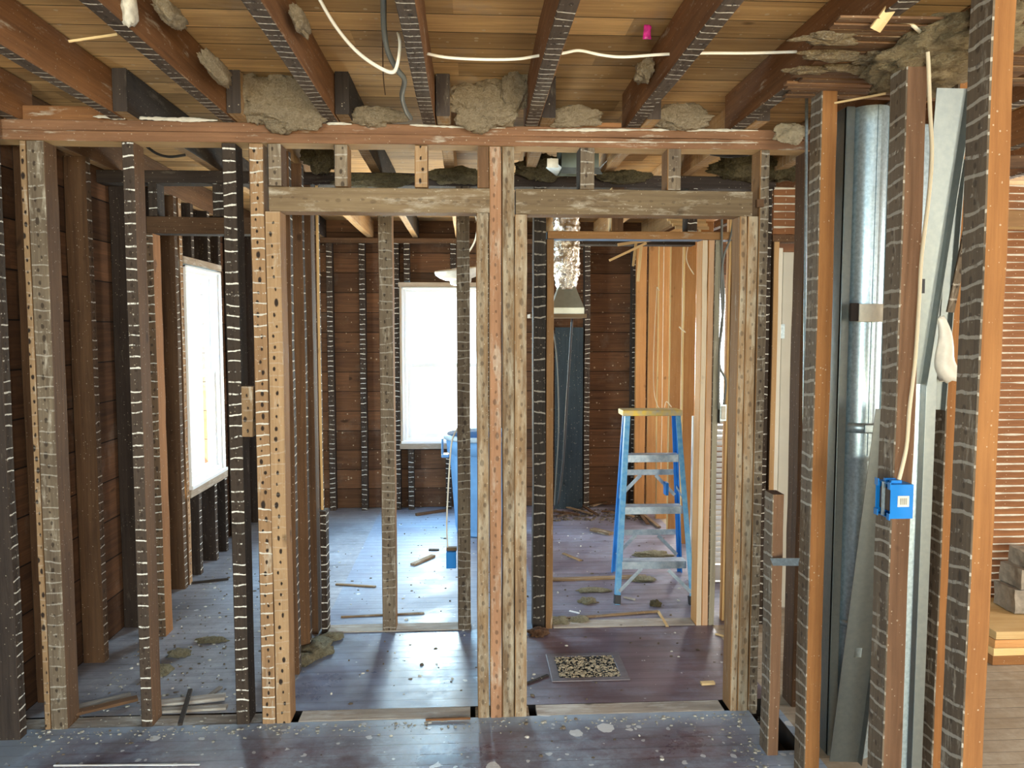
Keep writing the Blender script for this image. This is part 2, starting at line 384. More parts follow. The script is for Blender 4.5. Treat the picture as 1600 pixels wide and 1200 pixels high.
def floor_mat(name, base, base2, dust, dustamt, splat, r0, r1, bw=.072, edge=False):  # bluish dust colours also hold the sky's reflection, painted in
    t = NT(name); o = t.obj(); p = t.sep(o)
    q = t.M('DIVIDE', p[1], bw); row = t.M('FLOOR', q); fr = t.M('FRACT', q)
    wn = t.new('ShaderNodeTexWhiteNoise', noise_dimensions='1D'); t.l.new(row, wn.inputs['W'])
    g = t.noise(t.xyz(t.M('MULTIPLY', p[0], 1.4), t.M('MULTIPLY', p[1], 22), t.M('MULTIPLY', wn.outputs[0], 50)), 1, 5, .6)
    col = t.mix(t.ramp(g, .35, .65), base2, base)
    d1 = t.noise(o, 2.1, 7, .68, .3); d2 = t.noise(o, 14, 6, .75); d3 = t.noise(t.xyz(t.M('MULTIPLY', p[0], 5), t.M('MULTIPLY', p[1], 30), 0.0), 1, 5, .7)
    dm = t.M('ADD', t.M('ADD', t.M('MULTIPLY', d1, .55), t.M('MULTIPLY', d2, .28)), t.M('MULTIPLY', d3, .17))
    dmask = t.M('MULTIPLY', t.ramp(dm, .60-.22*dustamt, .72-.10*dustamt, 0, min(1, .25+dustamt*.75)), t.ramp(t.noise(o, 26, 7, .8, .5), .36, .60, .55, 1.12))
    if edge:      # plaster powder trodden in along the old wall lines
        en = t.noise(o, 6, 6, .7)
        e1 = t.ramp(t.M('ADD', p[1], t.M('MULTIPLY', en, .30)), 3.02, 3.22)
        e2 = t.ramp(t.M('ADD', p[0], t.M('MULTIPLY', en, .30)), 1.10, 1.32)
        e3 = t.ramp(t.M('SUBTRACT', t.M('MULTIPLY', en, .5), p[0]), 1.72, 1.95)
        dmask = t.M('MAXIMUM', dmask, t.M('MULTIPLY', t.M('MAXIMUM', t.M('MAXIMUM', e1, e2), e3), .9))
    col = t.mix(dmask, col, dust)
    gp = t.ramp(t.M('ABSOLUTE', t.M('SUBTRACT', fr, .5)), .475, .492)
    gn = t.ramp(t.noise(t.xyz(t.M('MULTIPLY', p[0], 2), row, 0.0), 1, 2, .5), .35, .6, .25, .9)
    col = t.mix(t.M('MULTIPLY', gp, gn), col, (.02, .014, .016))
    # paint splashes and plaster specks
    wv = t.new('ShaderNodeVectorMath', operation='ADD'); t.l.new(o, wv.inputs[0])
    nz = t.new('ShaderNodeTexNoise'); t.l.new(o, nz.inputs['Vector']); nz.inputs['Scale'].default_value = 25
    sc = t.new('ShaderNodeVectorMath', operation='SCALE'); t.l.new(nz.outputs['Color'], sc.inputs[0]); sc.inputs['Scale'].default_value = .03
    t.l.new(sc.outputs[0], wv.inputs[1])
    for s_, th, am in ((9, .17, .75), (26, .17, .6)):
        vo = t.new('ShaderNodeTexVoronoi'); t.l.new(wv.outputs[0], vo.inputs['Vector']); vo.inputs['Scale'].default_value = s_
        cs = t.sep(vo.outputs['Color'])
        lim = t.M('MULTIPLY', t.M('MULTIPLY', t.M('POWER', cs[0], 2.5), th), splat)
        m = t.M('MULTIPLY', t.M('LESS_THAN', vo.outputs['Distance'], lim), t.M('GREATER_THAN', cs[1], .45))
        col = t.mix(t.M('MULTIPLY', m, am), col, (.62, .66, .70))
    sc_ = t.noise(t.xyz(t.M('MULTIPLY', p[0], 40), t.M('MULTIPLY', p[1], 40), 0.0), 1, 6, .7)
    t.bump(t.M('SUBTRACT', t.M('MULTIPLY', d2, .25), t.M('MULTIPLY', gp, .8)), .35, .004)
    rg = t.M('ADD', t.ramp(d1, .35, .65, r0, r1), t.M('MULTIPLY', dmask, .22), clamp=True)
    t.b.inputs['Specular IOR Level'].default_value = .55
    return t.out(col, rg)
F_NEAR = floor_mat('dark_red_painted_floor_sky_tint', (.120, .078, .110), (.062, .040, .062), (.27, .35, .46), .84, 2.1, .22, .38, edge=True)  # dust tinted blue in place of window sky reflected off the boards
F_MID = floor_mat('worn_painted_floor_sky_tint', (.18, .21, .32), (.125, .14, .22), (.27, .36, .50), .72, .9, .26, .40)  # base and dust both carry the blue sky reflection as colour
F_RED = floor_mat('worn_red_floor_sky_tint', (.140, .098, .125), (.090, .060, .080), (.25, .29, .40), .55, .8, .32, .48)
F_LEFT = floor_mat('dusty_floor_sky_tint', (.22, .23, .28), (.13, .14, .17), (.42, .45, .53), .78, .7, .45, .65)
F_FAR = floor_mat('pale_dusty_floor_sky_tint', (.21, .25, .37), (.15, .175, .26), (.30, .38, .50), .8, 1.0, .42, .58, .082)  # far planks and dust tinted blue for reflected sky too
F_FARR = floor_mat('dusty_red_floor_sky_tint', (.20, .17, .23), (.115, .10, .13), (.32, .34, .43), .66, .7, .42, .56, .082)
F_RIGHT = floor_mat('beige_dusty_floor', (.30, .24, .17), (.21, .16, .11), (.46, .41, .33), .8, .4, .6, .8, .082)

YF, YS, YB = 3.07, 4.0, 6.88          # front partition, second partition, back wall
XL, XR = -1.87, 4.9
def fz(zones):
    vs, fs, mi, ms = [], [], [], []
    for x0, x1, y0, y1, m in zones:
        n = len(vs); vs += [(x0, y0, 0), (x1, y0, 0), (x1, y1, 0), (x0, y1, 0)]; fs.append((n, n+1, n+2, n+3))
        if m not in ms: ms.append(m)
        mi.append(ms.index(m))
    o = link('floor', from_pydata(vs, fs, mi=mi), ms); tag(o, kind='structure')
H0, H1 = YF+.005, YF+.10            # strip of the old sole plate, open to the subfloor
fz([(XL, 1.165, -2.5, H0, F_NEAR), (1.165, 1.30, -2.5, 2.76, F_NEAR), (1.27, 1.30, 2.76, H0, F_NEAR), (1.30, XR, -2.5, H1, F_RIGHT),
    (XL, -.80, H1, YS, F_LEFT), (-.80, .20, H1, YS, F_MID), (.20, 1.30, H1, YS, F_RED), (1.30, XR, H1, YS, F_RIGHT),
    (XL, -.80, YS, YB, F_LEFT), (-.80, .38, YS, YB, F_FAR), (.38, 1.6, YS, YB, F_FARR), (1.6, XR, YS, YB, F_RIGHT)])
o = MB().box(1.12, 1.32, 2.70, H0-.05, -.12, -.10).box(1.155, 1.165, 2.75, H0-.05, -.10, -.002).box(1.27, 1.28, 2.75, H0-.05, -.10, -.002).box(1.155, 1.28, 2.75, 2.76, -.10, -.002).box(XL, XR, H0-.05, H1+.05, -.12, -.10).box(XL, 1.165, H0-.05, H0-.04, -.10, -.002).box(1.27, XR, H0-.05, H0-.04, -.10, -.002).box(XL, XR, H1+.04, H1+.05, -.10, -.002).box(XL-.02, XL, H0-.05, H1+.05, -.12, -.002).build('floor_subfloor', W_DARK); tag(o, kind='structure')

def slab_with_holes(name, plane, c, th, a0, a1, z0, z1, holes, mat):
    """wall in plane x=c or y=c with rectangular openings"""
    m = MB(); az = sorted({a0, a1, *[h[0] for h in holes], *[h[1] for h in holes]}); zz = sorted({z0, z1, *[h[2] for h in holes], *[h[3] for h in holes]})
    for i in range(len(az)-1):
        for j in range(len(zz)-1):
            ma, mz = (az[i]+az[i+1])/2, (zz[j]+zz[j+1])/2
            if any(h[0] < ma < h[1] and h[2] < mz < h[3] for h in holes): continue
            if plane == 'x': m.box(c, c+th, az[i], az[i+1], zz[j], zz[j+1])
            else: m.box(az[i], az[i+1], c, c+th, zz[j], zz[j+1])
    o = m.build(name, mat); tag(o, kind='structure'); return o
WL = (4.87, 5.55, .60, 2.0); WB = (-.60, .13, .60, 1.97); WC = (1.86, 2.78, .60, 1.97)
slab_with_holes('wall_left', 'x', XL-.03, .03, -2.5, YB, 0, 2.6, [WL], SHEATH)
slab_with_holes('wall_back', 'y', YB, .03, XL, XR, 0, 2.6, [WB, WC], SHEATHX)
slab_with_holes('wall_rear', 'y', -2.53, .03, XL, XR, 0, 2.6, [(-1.45, -.45, .7, 2.2), (.55, 1.55, .7, 2.2), (2.4, 3.6, .7, 2.2)], plain('cream_bounce_wall', (.60, .54, .44), .9, 0, .1, 4))  # unseen wall; its pale finish is added for fill and reflections
slab_with_holes('wall_right', 'x', XR, .03, -2.5, YB, 0, 2.6, [(1.8, 3.0, .7, 2.2), (5.05, 6.15, .7, 2.2)], SHEATH)
tag(MB().box(XL, XR, -2.5, YB, 2.556, 2.58).build('ceiling', DECK), kind='structure')

# ------------------------------------------------------------------ windows
GL = NT('clear_glass'); GL.n.remove(GL.b)
_tr = GL.new('ShaderNodeBsdfTransparent'); _gl = GL.new('ShaderNodeBsdfGlossy'); _gl.inputs['Roughness'].default_value = .03
_mx = GL.new('ShaderNodeMixShader'); _mx.inputs[0].default_value = .06
GL.l.new(_tr.outputs[0], _mx.inputs[1]); GL.l.new(_gl.outputs[0], _mx.inputs[2])
GL.l.new(_mx.outputs[0], GL.n['Material Output'].inputs[0]); GLASS = GL.m
def window(name, w, h, loc, rz, blinds=False):
    """a white double-hung window; local x across, -y towards the room, z up from its sill"""
    o = bpy.data.objects.new(name, None); COL.objects.link(o); o.location = loc; o.rotation_euler = (0, 0, rz); tag(o, kind='structure')
    m = MB(); f = .045
    m.box(-w/2, -w/2+f, -.03, .06, 0, h).box(w/2-f, w/2, -.03, .06, 0, h).box(-w/2+f, w/2-f, -.03, .06, h-f, h).box(-w/2+f, w/2-f, -.03, .06, 0, f)
    m.box(-w/2, -w/2+.015, -.05, -.03, 0, h).box(w/2-.015, w/2, -.05, -.03, 0, h).box(-w/2, w/2, -.05, -.03, h-.015, h).box(-w/2-.01, w/2+.01, -.06, -.03, -.005, .018)
    m.build('window_frame', WHITE, o, bevel=.003)
    for s, (z0, z1, y) in enumerate(((f, h*.5+.02, -.005), (h*.5-.02, h-f, .022))):
        q = MB(); e = .038; x0, x1 = -w/2+f+.001, w/2-f-.001
        q.box(x0, x0+e, y, y+.024, z0, z1).box(x1-e, x1, y, y+.024, z0, z1).box(x0+e, x1-e, y, y+.024, z0, z0+e).box(x0+e, x1-e, y, y+.024, z1-e, z1)
        if s == 0: q.box(-.035, .035, y-.012, y, z1-.004, z1+.012)
        sa = q.build('sash', WHITE, o, bevel=.002)
        MB().box(x0+e, x1-e, y+.010, y+.014, z0+e, z1-e).build('pane', GLASS, sa)
    if blinds:
        q = MB(); n = int(h/.028)
        for k in range(n):
            z = .03+k*.028; q.quadstrip([[(-w/2+.05, -.055, z), (w/2-.05, -.055, z)], [(-w/2+.05, -.035, z+.016), (w/2-.05, -.035, z+.016)]])
        q.build('blind_slats', WHITE, o, solid=.0015)
    return o
window('window_1', .68, 1.40, (-1.80, 5.21, .60), pi/2)
window('window_2', .73, 1.37, (-.235, YB-.06, .60), 0)
window('window_3', .92, 1.37, (2.32, YB-.06, .60), 0, True)
window('window_4', 1.0, 1.5, (-.95, -2.46, .7), pi)
window('window_5', 1.0, 1.5, (1.05, -2.46, .7), pi)
window('window_6', 1.2, 1.5, (3.0, -2.46, .7), pi)
window('window_7', 1.2, 1.5, (XR-.05, 2.4, .7), -pi/2)
window('window_8', 1.1, 1.5, (XR-.05, 5.6, .7), -pi/2)

# ------------------------------------------------------------------ joists
ZJ0, ZJ1 = 2.398, 2.554; ZJ = (ZJ0+ZJ1)/2
JX = [(-1.73, 'first, in the left corner beside the left wall'), (-1.335, 'second from the left wall'), (-.925, 'third from the left wall'),
      (-.53, 'just left of the hanging grey cable'), (-.155, 'just right of the hanging grey cable'), (.245, 'nearly above the central post cluster'),
      (.645, 'right of the pink tape'), (1.07, 'last one left of the hanging lath strips'), (1.50, 'above the sheet metal duct')]
W_JTICK = wood('joist_edge_plaster_lines', (.110, .082, .062), (.055, .040, .032), tick=1, holes=.5, tickcol=(.70, .66, .58))
for i, (x, s) in enumerate(JX):
    timber('wood_joist', (x, -2.4, ZJ), (x, 3.165, ZJ), .052, ZJ1-ZJ0, [W_JTICK, W_RED, W_BROWN, W_RED],
           'reddish near joist, '+s, 'joist', facing=(0, 0, -1))
W_FARJ = wood('pale_joist', (.42, .27, .13), (.24, .14, .065), pale=.3, tick=.3)
FS = ['first from the left wall', 'second from the left wall', 'third from the left wall', 'above the gap right of the pale corner post', 'over the leftmost free-standing post',
      'over the post cluster', 'left of the grey metal housing', 'right of the grey metal housing', 'over the new pine wall']
for i, (x, s) in enumerate(JX):
    x += .056
    if i == 0: x = -1.80
    timber('wood_joist', (x, 2.955, ZJ), (x, YB-.01, ZJ), .052, ZJ1-ZJ0, [W_FARJ, W_FARJ, W_DARK, W_DARK if i % 2 else (W_BROWN if i == 0 else W_FARJ)],
           'pale joist over the far rooms, '+FS[i], 'joist', facing=(0, 0, -1), cap=W_DARK)
for x, s in ((1.95, 'first right of the chase'), (2.4, 'second right of the chase'), (2.85, 'third right of the chase')):
    timber('wood_joist', (x, -2.4, ZJ), (x, 6.8, ZJ), .052, ZJ1-ZJ0, [W_JTICK, W_RED, W_BROWN, W_RED],
           'brown joist over the right-hand room, '+s, 'joist', facing=(0, 0, -1))

# ------------------------------------------------------------------ plates and headers
W_PLATE = wood('reddish_plate_plaster_smears', (.215, .110, .058), (.120, .060, .032), pale=.18)
W_PLATEU = wood('tan_plate_underside', (.50, .34, .17), (.36, .23, .11))
ZP0, ZP1 = 2.318, 2.396
timber('top_plate', (-1.86, YF+.05, ZP0+.02), (1.38, YF+.05, ZP0+.02), .0385, .10, [W_PLATE, W_PLATEU, W_PLATE, W_PLATE],
       'lower reddish board of the doubled top plate over the front partition', 'plate', facing=(0, -1, 0))
timber('top_plate', (-1.86, YF+.05, ZP0+.059), (1.38, YF+.05, ZP0+.059), .0385, .10, [W_PLATE, W_PLATE, W_PLATE, W_PLATE],
       'upper reddish board of the doubled top plate, the joists rest on it', 'plate')
tube('plaster_ridge', [at(145, 182, 3.064), at(190, 183, 3.06), at(260, 186, 3.06), at(340, 188, 3.064)], .008, PLASTER, 'long white plaster ridge on the front of the top plate, left end', 'plaster', sub=24, rough=True, flat=.45)
tube('plaster_ridge', [at(400, 191, 3.066), at(430, 191, 3.062), at(460, 192, 3.066)], .006, PLASTER, 'short white plaster ridge on the top plate right of the long one', 'plaster', sub=24, rough=True, flat=.45)
tube('plaster_ridge', [at(510, 193, 3.066), at(530, 193, 3.062), at(550, 194, 3.066)], .005, PLASTER, 'shortest white plaster ridge, above the first door opening', 'plaster', sub=24, rough=True, flat=.45)
tube('plaster_ridge', [at(640, 195, 3.066), at(700, 198, 3.062), at(790, 200, 3.066)], .005, PLASTER, 'white plaster ridge on the top plate above the post cluster', 'plaster', sub=24, rough=True, flat=.45)
tube('plaster_ridge', [at(825, 203, 3.066), at(950, 203, 3.062), at(1080, 203, 3.062), at(1185, 204, 3.066)], .0055, PLASTER, 'longest white plaster ridge, above the second door opening', 'plaster', sub=24, rough=True, flat=.45)
tube('plaster_ridge', [at(805, 221, 3.066), at(950, 222, 3.064), at(1185, 223, 3.066)], .003, PLASTER, 'thin white plaster line along the lower edge of the top plate at right', 'plaster', sub=24, rough=True, flat=.45)
timber('wood_blocking', (-1.78, YF+.05, 2.427), (-1.38, YF+.05, 2.427), .056, .05, W_RED, 'reddish blocking board on the left end of the top plate', 'blocking')
timber('wood_blocking', (.29, YF+.03, 2.407), (.60, YF+.03, 2.407), .018, .05, W_RED, 'thin reddish strip on the top plate above the second door opening', 'blocking')
timber('door_header', (X(420, YF, 305), YF+.05, 2.107), (X(765, YF, 305), YF+.05, 2.107), .094, .10, [W_GREYHEAD, W_TANSIDE, W_BROWN, W_GREYHEAD],
       'tan header board over the first door opening in the front partition', 'header')
timber('door_header', (X(806, YF, 310), YF+.05, 2.105), (X(1176, YF, 310), YF+.05, 2.105), .098, .10, [W_GREYHEAD, W_TANSIDE, W_BROWN, W_GREYHEAD],
       'greyish header board over the second door opening, with a bright drip of paint', 'header')
# second partition
timber('top_plate', (-1.86, YS+.05, 2.365), (1.60, YS+.05, 2.365), .062, .10, W_DARK, 'black-brown top plate of the second partition', 'plate')
timber('door_header', (X(229, YS, 350), YS+.05, 2.126), (-.87, YS+.05, 2.126), .084, .10, [W_BROWN, W_DARK, W_DARK, W_BROWN],
       'dark brown header of the left opening in the second partition', 'header')
BLUEEDGE = plain('blue_painted_edge', (.14, .24, .42), .6)
timber('door_header', (X(856, YS, 365), YS+.05, 2.089), (X(1148, YS, 365), YS+.05, 2.089), .040, .10, [W_TANSIDE, BLUEEDGE, W_TANSIDE, W_TANSIDE],
       'thin header with a blue underside over the opening by the stepladder', 'header')
timber('top_plate', (-1.85, YB-.055, 2.372), (1.5, YB-.055, 2.372), .045, .09, W_BROWN, 'brown top plate along the back wall', 'plate')

# ------------------------------------------------------------------ studs of the front partition
def stud(px0, px1, yf, mats, label, z0=0.0, z1=None, depth=.098, py=700, group=None, w=None, jit=.0016, name='wood_stud'):
    x0, x1 = X(px0, yf, py), X(px1, yf, py)
    if z1 is None: z1 = ZP0-.002
    return timber(name, ((x0+x1)/2, yf+depth/2, z0), ((x0+x1)/2, yf+depth/2, z1), x1-x0-.001, depth, mats, label, 'stud', group, jit=jit)
zH = 2.058
stud(46, 55.5, YF, [W_TAN, W_TANSIDE, W_BROWN, W_BROWN], 'narrow tan stud at the left end of the front partition, against the left wall', py=600)
stud(56, 83, YF, [W_GREY, W_BROWN, W_DARK, W_BROWN], 'wide greyish stud second from the left end of the front partition', py=600)
stud(206, 224, YF, [W_DARKTICK, W_BROWN, W_DARK, W_DARK], 'dark free-standing stud between the left wall and the stud with the small wood block')
stud(358, 379, YF, [W_DARKTICK, W_DARK, W_DARK, W_DARK], 'dark stud just left of the pale ticked stud, a small block nailed beside it')
stud(399.5, 421, YF, [W_TANTICK, W_TANSIDE, W_TANSIDE, W_BROWN], 'pale king stud with strong white plaster lines left of the first door opening')
stud(421.5, 445, YF, [W_TAN, W_TANSIDE, W_BROWN, W_BROWN], 'plain pale trimmer stud at the left side of the first door opening', z1=zH)
stud(418, 439, YF, [W_GREY, W_BROWN, W_DARK, W_DARK], 'dark cripple stud above the left end of the first header', z0=2.157, py=250)
stud(522, 543, YF, [W_GREY, W_TANSIDE, W_DARK, W_DARK], 'dark grey cripple stud above the first door opening', z0=2.157, py=250)
stud(648, 668, YF, [W_TAN, W_TANSIDE, W_DARK, W_TANSIDE], 'pale cripple stud with nail holes above the first door opening', z0=2.157, py=250)
stud(745, 763.5, YF, [W_MOTT, W_TANSIDE, W_BROWN, W_TANSIDE], 'leftmost post of the central cluster, pale trimmer of the first opening', z1=zH)
stud(746, 764, YF, [W_BROWN, W_TANSIDE, W_DARK, W_TANSIDE], 'short cripple above the right end of the first header', z0=2.157, py=250)
stud(765, 783.5, YF, [wood('reddish_post_timber', (.300, .165, .095), (.185, .098, .055), holes=.5, pale=.6), W_TANSIDE, W_BROWN, W_TANSIDE], 'second post of the central cluster, reddish brown')
stud(785, 803.5, YF, [W_MOTT, W_TANSIDE, W_BROWN, W_TANSIDE], 'third post of the central cluster, grey with plaster smears')
stud(804, 823, YF, [W_MOTT, W_TANSIDE, W_BROWN, W_TANSIDE], 'rightmost post of the central cluster, trimmer of the second opening', z1=2.054)
stud(905, 928, YF, [W_GREY, W_TANSIDE, W_DARK, W_DARK], 'reddish grey cripple stud in front of the grey metal housing', z0=2.156, py=250)
stud(1043, 1064, YF, [W_GREY, W_TANSIDE, W_DARK, W_TANSIDE], 'brown cripple stud above the right half of the second header', z0=2.156, py=250)
stud(1149, 1160, YF, [W_MOTT, W_TANSIDE, W_BROWN, W_TANSIDE], 'inner trimmer stud at the right side of the second door opening', z1=2.054)
stud(1161, 1177, YF, [W_MOTT, W_TANSIDE, W_BROWN, W_TANSIDE], 'plaster-smeared middle stud at the right side of the second door opening', z1=2.054)
stud(1178, 1192.5, YF, [W_GREY, W_TANSIDE, W_BROWN, W_TANSIDE], 'brown king stud right of the second header, up to the top plate')
stud(1247, 1256, YF+.02, [W_BROWN, W_TANSIDE, W_BROWN, W_BROWN], 'reddish brown stud at the right end of the front partition')
timber('wood_block', at(388.5, 681, YF+.03), at(388.5, 603, YF+.03), .046, .055, W_TAN, 'small pale wood block between the dark stud and the pale ticked stud', 'block', bev=.002)
timber('wood_block', at(1187, 312, YF-.012), at(1187, 324, YF-.012), .03, .02, W_BROWN, 'small dark end block beside the second header', 'block')
tube('steel_rod', [at(1260.5, 140, 3.03), at(1257, 600, 3.03), at(1252, 1060, 3.03)], .006, STEEL, 'thin vertical steel edge strip right of the front partition', 'strip')

# ------------------------------------------------------------------ left wall studs (narrow edge with plaster lines to the room)
def lstud(y, label, z0=0., z1=2.396, mats=None, w=.05):
    return timber('wood_stud', (-1.815, y, z0), (-1.815, y, z1), w, .10, mats or [W_DARKTICK, W_DARK, W_DARK, W_DARK], label, 'stud', facing=(1, 0, 0))
lstud(3.022, 'nearest stud of the left wall, broad dark side at the left edge of the photo', mats=[W_DARKTICK, W_DARK, W_DARK, W_DARK])
lstud(3.325, 'left wall stud just behind the greyish corner stud', mats=[W_BROWNTICK, W_DARK, W_DARK, W_BROWN])
lstud(3.72, 'left wall stud with a broad dark side, between the corner and the free-standing dark stud', mats=[W_BROWNTICK, W_DARK, W_DARK, W_BROWN])
lstud(4.16, 'left wall stud directly behind the second partition')
lstud(4.50, 'left wall stud two before the left window')
lstud(4.77, 'left wall stud last before the left window', mats=[W_BROWNTICK, W_DARK, W_DARK, W_BROWN])
lstud(4.845, 'trimmer stud at the near side of the left window', mats=[W_TANTICK, W_DARK, W_DARK, W_BROWN])
lstud(5.05, 'cripple stud under the near half of the left window', 0, .54)
lstud(5.36, 'cripple stud under the far half of the left window', 0, .54)
lstud(5.05, 'cripple stud over the near half of the left window', 2.06)
lstud(5.36, 'cripple stud over the far half of the left window', 2.06)
lstud(5.58, 'trimmer stud at the far side of the left window')
lstud(6.0, 'left wall stud behind the left window')
lstud(6.42, 'left wall stud nearest the far corner')
W_FRAME = wood('pale_rough_frame', (.45, .38, .30), (.28, .21, .15), pale=.5, palecol=(.62, .60, .56))
timber('window_header', (-1.80, 4.86, 2.03), (-1.80, 5.58, 2.03), .045, .09, W_FRAME, 'pale rough board over the left window', 'board', facing=(1, 0, 0))
timber('window_apron', (-1.80, 4.86, .568), (-1.80, 5.58, .568), .05, .10, W_FRAME, 'rough sill board under the left window', 'board', facing=(1, 0, 0))

# ------------------------------------------------------------------ partition between the left and middle rooms
PX1 = -.80
for y, s, ma in ((3.54, 'nearer brown stud of the short partition behind the pale ticked stud', W_BROWN), (3.80, 'middle brown stud of the short partition behind the pale ticked stud', W_BROWN)):
    timber('wood_stud', (PX1-.052, y, 0), (PX1-.052, y, 2.39), .050, .10, [W_DARKTICK, W_BROWN, W_BROWN, W_BROWN], s, 'stud', facing=(1, 0, 0))
timber('wood_stud', (PX1-.070, 3.60, .0), (PX1-.070, 3.60, 2.39), .03, .10, [W_MOTT, W_DARK, W_DARK, W_DARK], 'cobwebbed grey strip in the short partition', 'stud', facing=(1, 0, 0))
stud(484, 496, YS-.01, [W_BROWN, W_BROWN, W_BROWN, W_BROWN], 'brown end stud of the short partition at the second partition', z1=2.33, py=900)
stud(497, 502, YS+.005, [W_NEWEDGE, W_DARKTICK, W_BROWN, W_BROWN], 'thin pale strip on the short partition, cut off above a stub', z0=.66, z1=2.33, py=600, depth=.03)
stud(501, 511, YS-.005, [W_DARKTICK, W_DARKTICK, W_BROWN, W_BROWN], 'ticked stub stud below the cut-off pale strip', z0=0, z1=.655, py=900, depth=.08)

# ------------------------------------------------------------------ studs of the second partition
stud(233, 246, YS, [W_BROWNTICK, W_ORANGE, W_BROWN, W_BROWN], 'brown stud with a pale orange side at the left end of the second partition', z1=2.083, py=600)
stud(331, 354, YS, [W_DARKTICK, W_DARK, W_DARK, W_DARK], 'short dark cripple over the left header of the second partition', z0=2.17, z1=2.333, py=300)
stud(231, 245, YS, [W_DARKTICK, W_DARK, W_DARK, W_DARK], 'short dark cripple at the left end of the second partition', z0=2.17, z1=2.333, py=300)
stud(595.5, 617, YS, [W_GREY, W_TANSIDE, W_BROWN, W_BROWN], 'free-standing stud in the middle of the first door opening', z1=2.333, py=800)
stud(715, 735.5, YS, [W_GREY, W_TANSIDE, W_BROWN, W_BROWN], 'free-standing stud in front of the back window, a blue box hung on it', z1=2.333, py=800)
W_BLKTICK = wood('black_timber_plaster_lines', (.040, .034, .030), (.018, .016, .015), tick=.5, pitch=.055)
stud(833, 852, YS, [W_BLKTICK, W_DARK, W_DARK, W_DARK], 'black stud at the left side of the stepladder opening', z1=2.333, py=800)
stud(852.5, 864, YS, [W_TANSIDE, W_TANSIDE, W_BROWN, W_BROWN], 'tan trimmer stud beside the black stud, stepladder opening', z1=2.067, py=800)
stud(1090, 1099, YS, [wood('cream_edge', (.70, .60, .45), (.55, .45, .33)), W_TANSIDE, W_BROWN, W_NEW], 'cream trimmer stud right of the stepladder', z1=2.067, py=800)
stud(1099.5, 1109, YS, [wood('pinkish_pine', (.50, .33, .21), (.36, .22, .13)), W_TANSIDE, W_BROWN, W_NEW], 'pinkish stud second right of the stepladder', z1=2.067, py=800)
stud(1109.5, 1119, YS, [wood('greenish_grey_timber', (.34, .32, .24), (.22, .20, .15), pale=.2), W_TANSIDE, W_BROWN, W_GREY], 'greenish grey stud third right of the stepladder', z1=2.067, py=800)
stud(1134, 1139, YS+.06, [W_NEWEDGE, W_NEWEDGE, W_NEW, W_NEW], 'bright narrow pine stud behind the small switch box', z1=2.30, py=600, depth=.038)
stud(1143, 1156, YS+.03, [W_NEW, W_NEW, W_NEW, W_NEW], 'orange pine stud behind the right trimmer of the second opening', z1=2.30, py=600)
stud(955, 974, YS, [W_BROWN, W_TANSIDE, W_BROWN, W_NEWEDGE], 'short brown cripple over the stepladder opening', z0=2.112, z1=2.333, py=345)
stud(1074, 1090, YS, [W_DARKTICK, W_DARK, W_DARK, W_DARK], 'short black cripple over the right end of the stepladder opening', z0=2.112, z1=2.333, py=345)
stud(1187, 1200.5, YS, [W_DARKTICK, W_DARK, W_DARK, W_DARK], 'dark ticked stud at the left of the white doorway', z1=2.333, py=600)
stud(1204, 1213, YS-.01, [wood('oak_casing', (.46, .29, .14), (.34, .20, .09)), W_TANSIDE, W_BROWN, W_BROWN], 'narrow wood casing at the left of the white doorway', z1=2.06, py=600)

# back wall studs
def bstud(px, label, z0=0., z1=2.348, w=.05):
    timber('wood_stud', (X(px, YB-.10), YB-.052, z0), (X(px, YB-.10), YB-.052, z1), w, .10, [W_DARKTICK, W_DARK, W_DARK, W_DARK], label, 'stud')
bstud(567.5, 'back wall stud left of the middle free-standing stud'); bstud(517, 'back wall stud in the shade left of the first'); bstud(620, 'trimmer stud at the left of the back window')
bstud(637, 'cripple stud above the back window', 2.02); bstud(641, 'cripple stud with plaster under the back window', 0, .54); bstud(709, 'cripple stud above the back window behind the hanging lamp', 2.02)
bstud(700, 'cripple stud under the back window beside the blue bin', 0, .54); bstud(762, 'trimmer stud right of the back window')
bstud(843, 'back wall stud behind the black stud'); bstud(917, 'back wall stud right of the foil duct'); bstud(991, 'back wall stud behind the stepladder at the corner')
timber('window_header', (X(624, YB-.1), YB-.06, 1.992), (.15, YB-.06, 1.992), .04, .10, W_FRAME, 'pale rough board over the back window', 'board')
timber('window_apron', (X(624, YB-.1), YB-.06, .572), (.15, YB-.06, .572), .05, .10, W_FRAME, 'rough sill board under the back window', 'board')
timber('window_jamb', (X(627, YB-.11), YB-.07, .60), (X(627, YB-.11), YB-.07, 2.0), .02, .08, W_FRAME, 'thin pale board along the left of the back window', 'board')

# ------------------------------------------------------------------ new pine wall at right (runs away from the camera)
NW = 1.565
ys = [6.72, 6.36, 5.98, 5.60, 5.22, 4.50]
names = ['farthest in the corner', 'second from the far corner', 'third from the far corner', 'fourth from the far corner, right of the ladder', 'fifth from the far corner', 'nearest to the camera']
for y, s in zip(ys, names):
    timber('wood_stud', (NW+.045, y, .0), (NW+.045, y, 2.33), .040, .09, [W_NEWEDGE, W_NEW, W_NEW, W_NEW], 'new pine stud of the right wall, '+s, 'stud', facing=(-1, 0, 0))
timber('wood_stud', (1.50, 6.72, 0), (1.50, 6.72, 2.33), .09, .04, W_NEW, 'pale pine corner stud standing just left of the new pine wall', 'stud')
timber('top_plate', (NW+.045, 4.12, 2.35), (NW+.045, 6.76, 2.35), .038, .09, W_NEW, 'new pine top plate of the right wall', 'plate', facing=(-1, 0, 0))

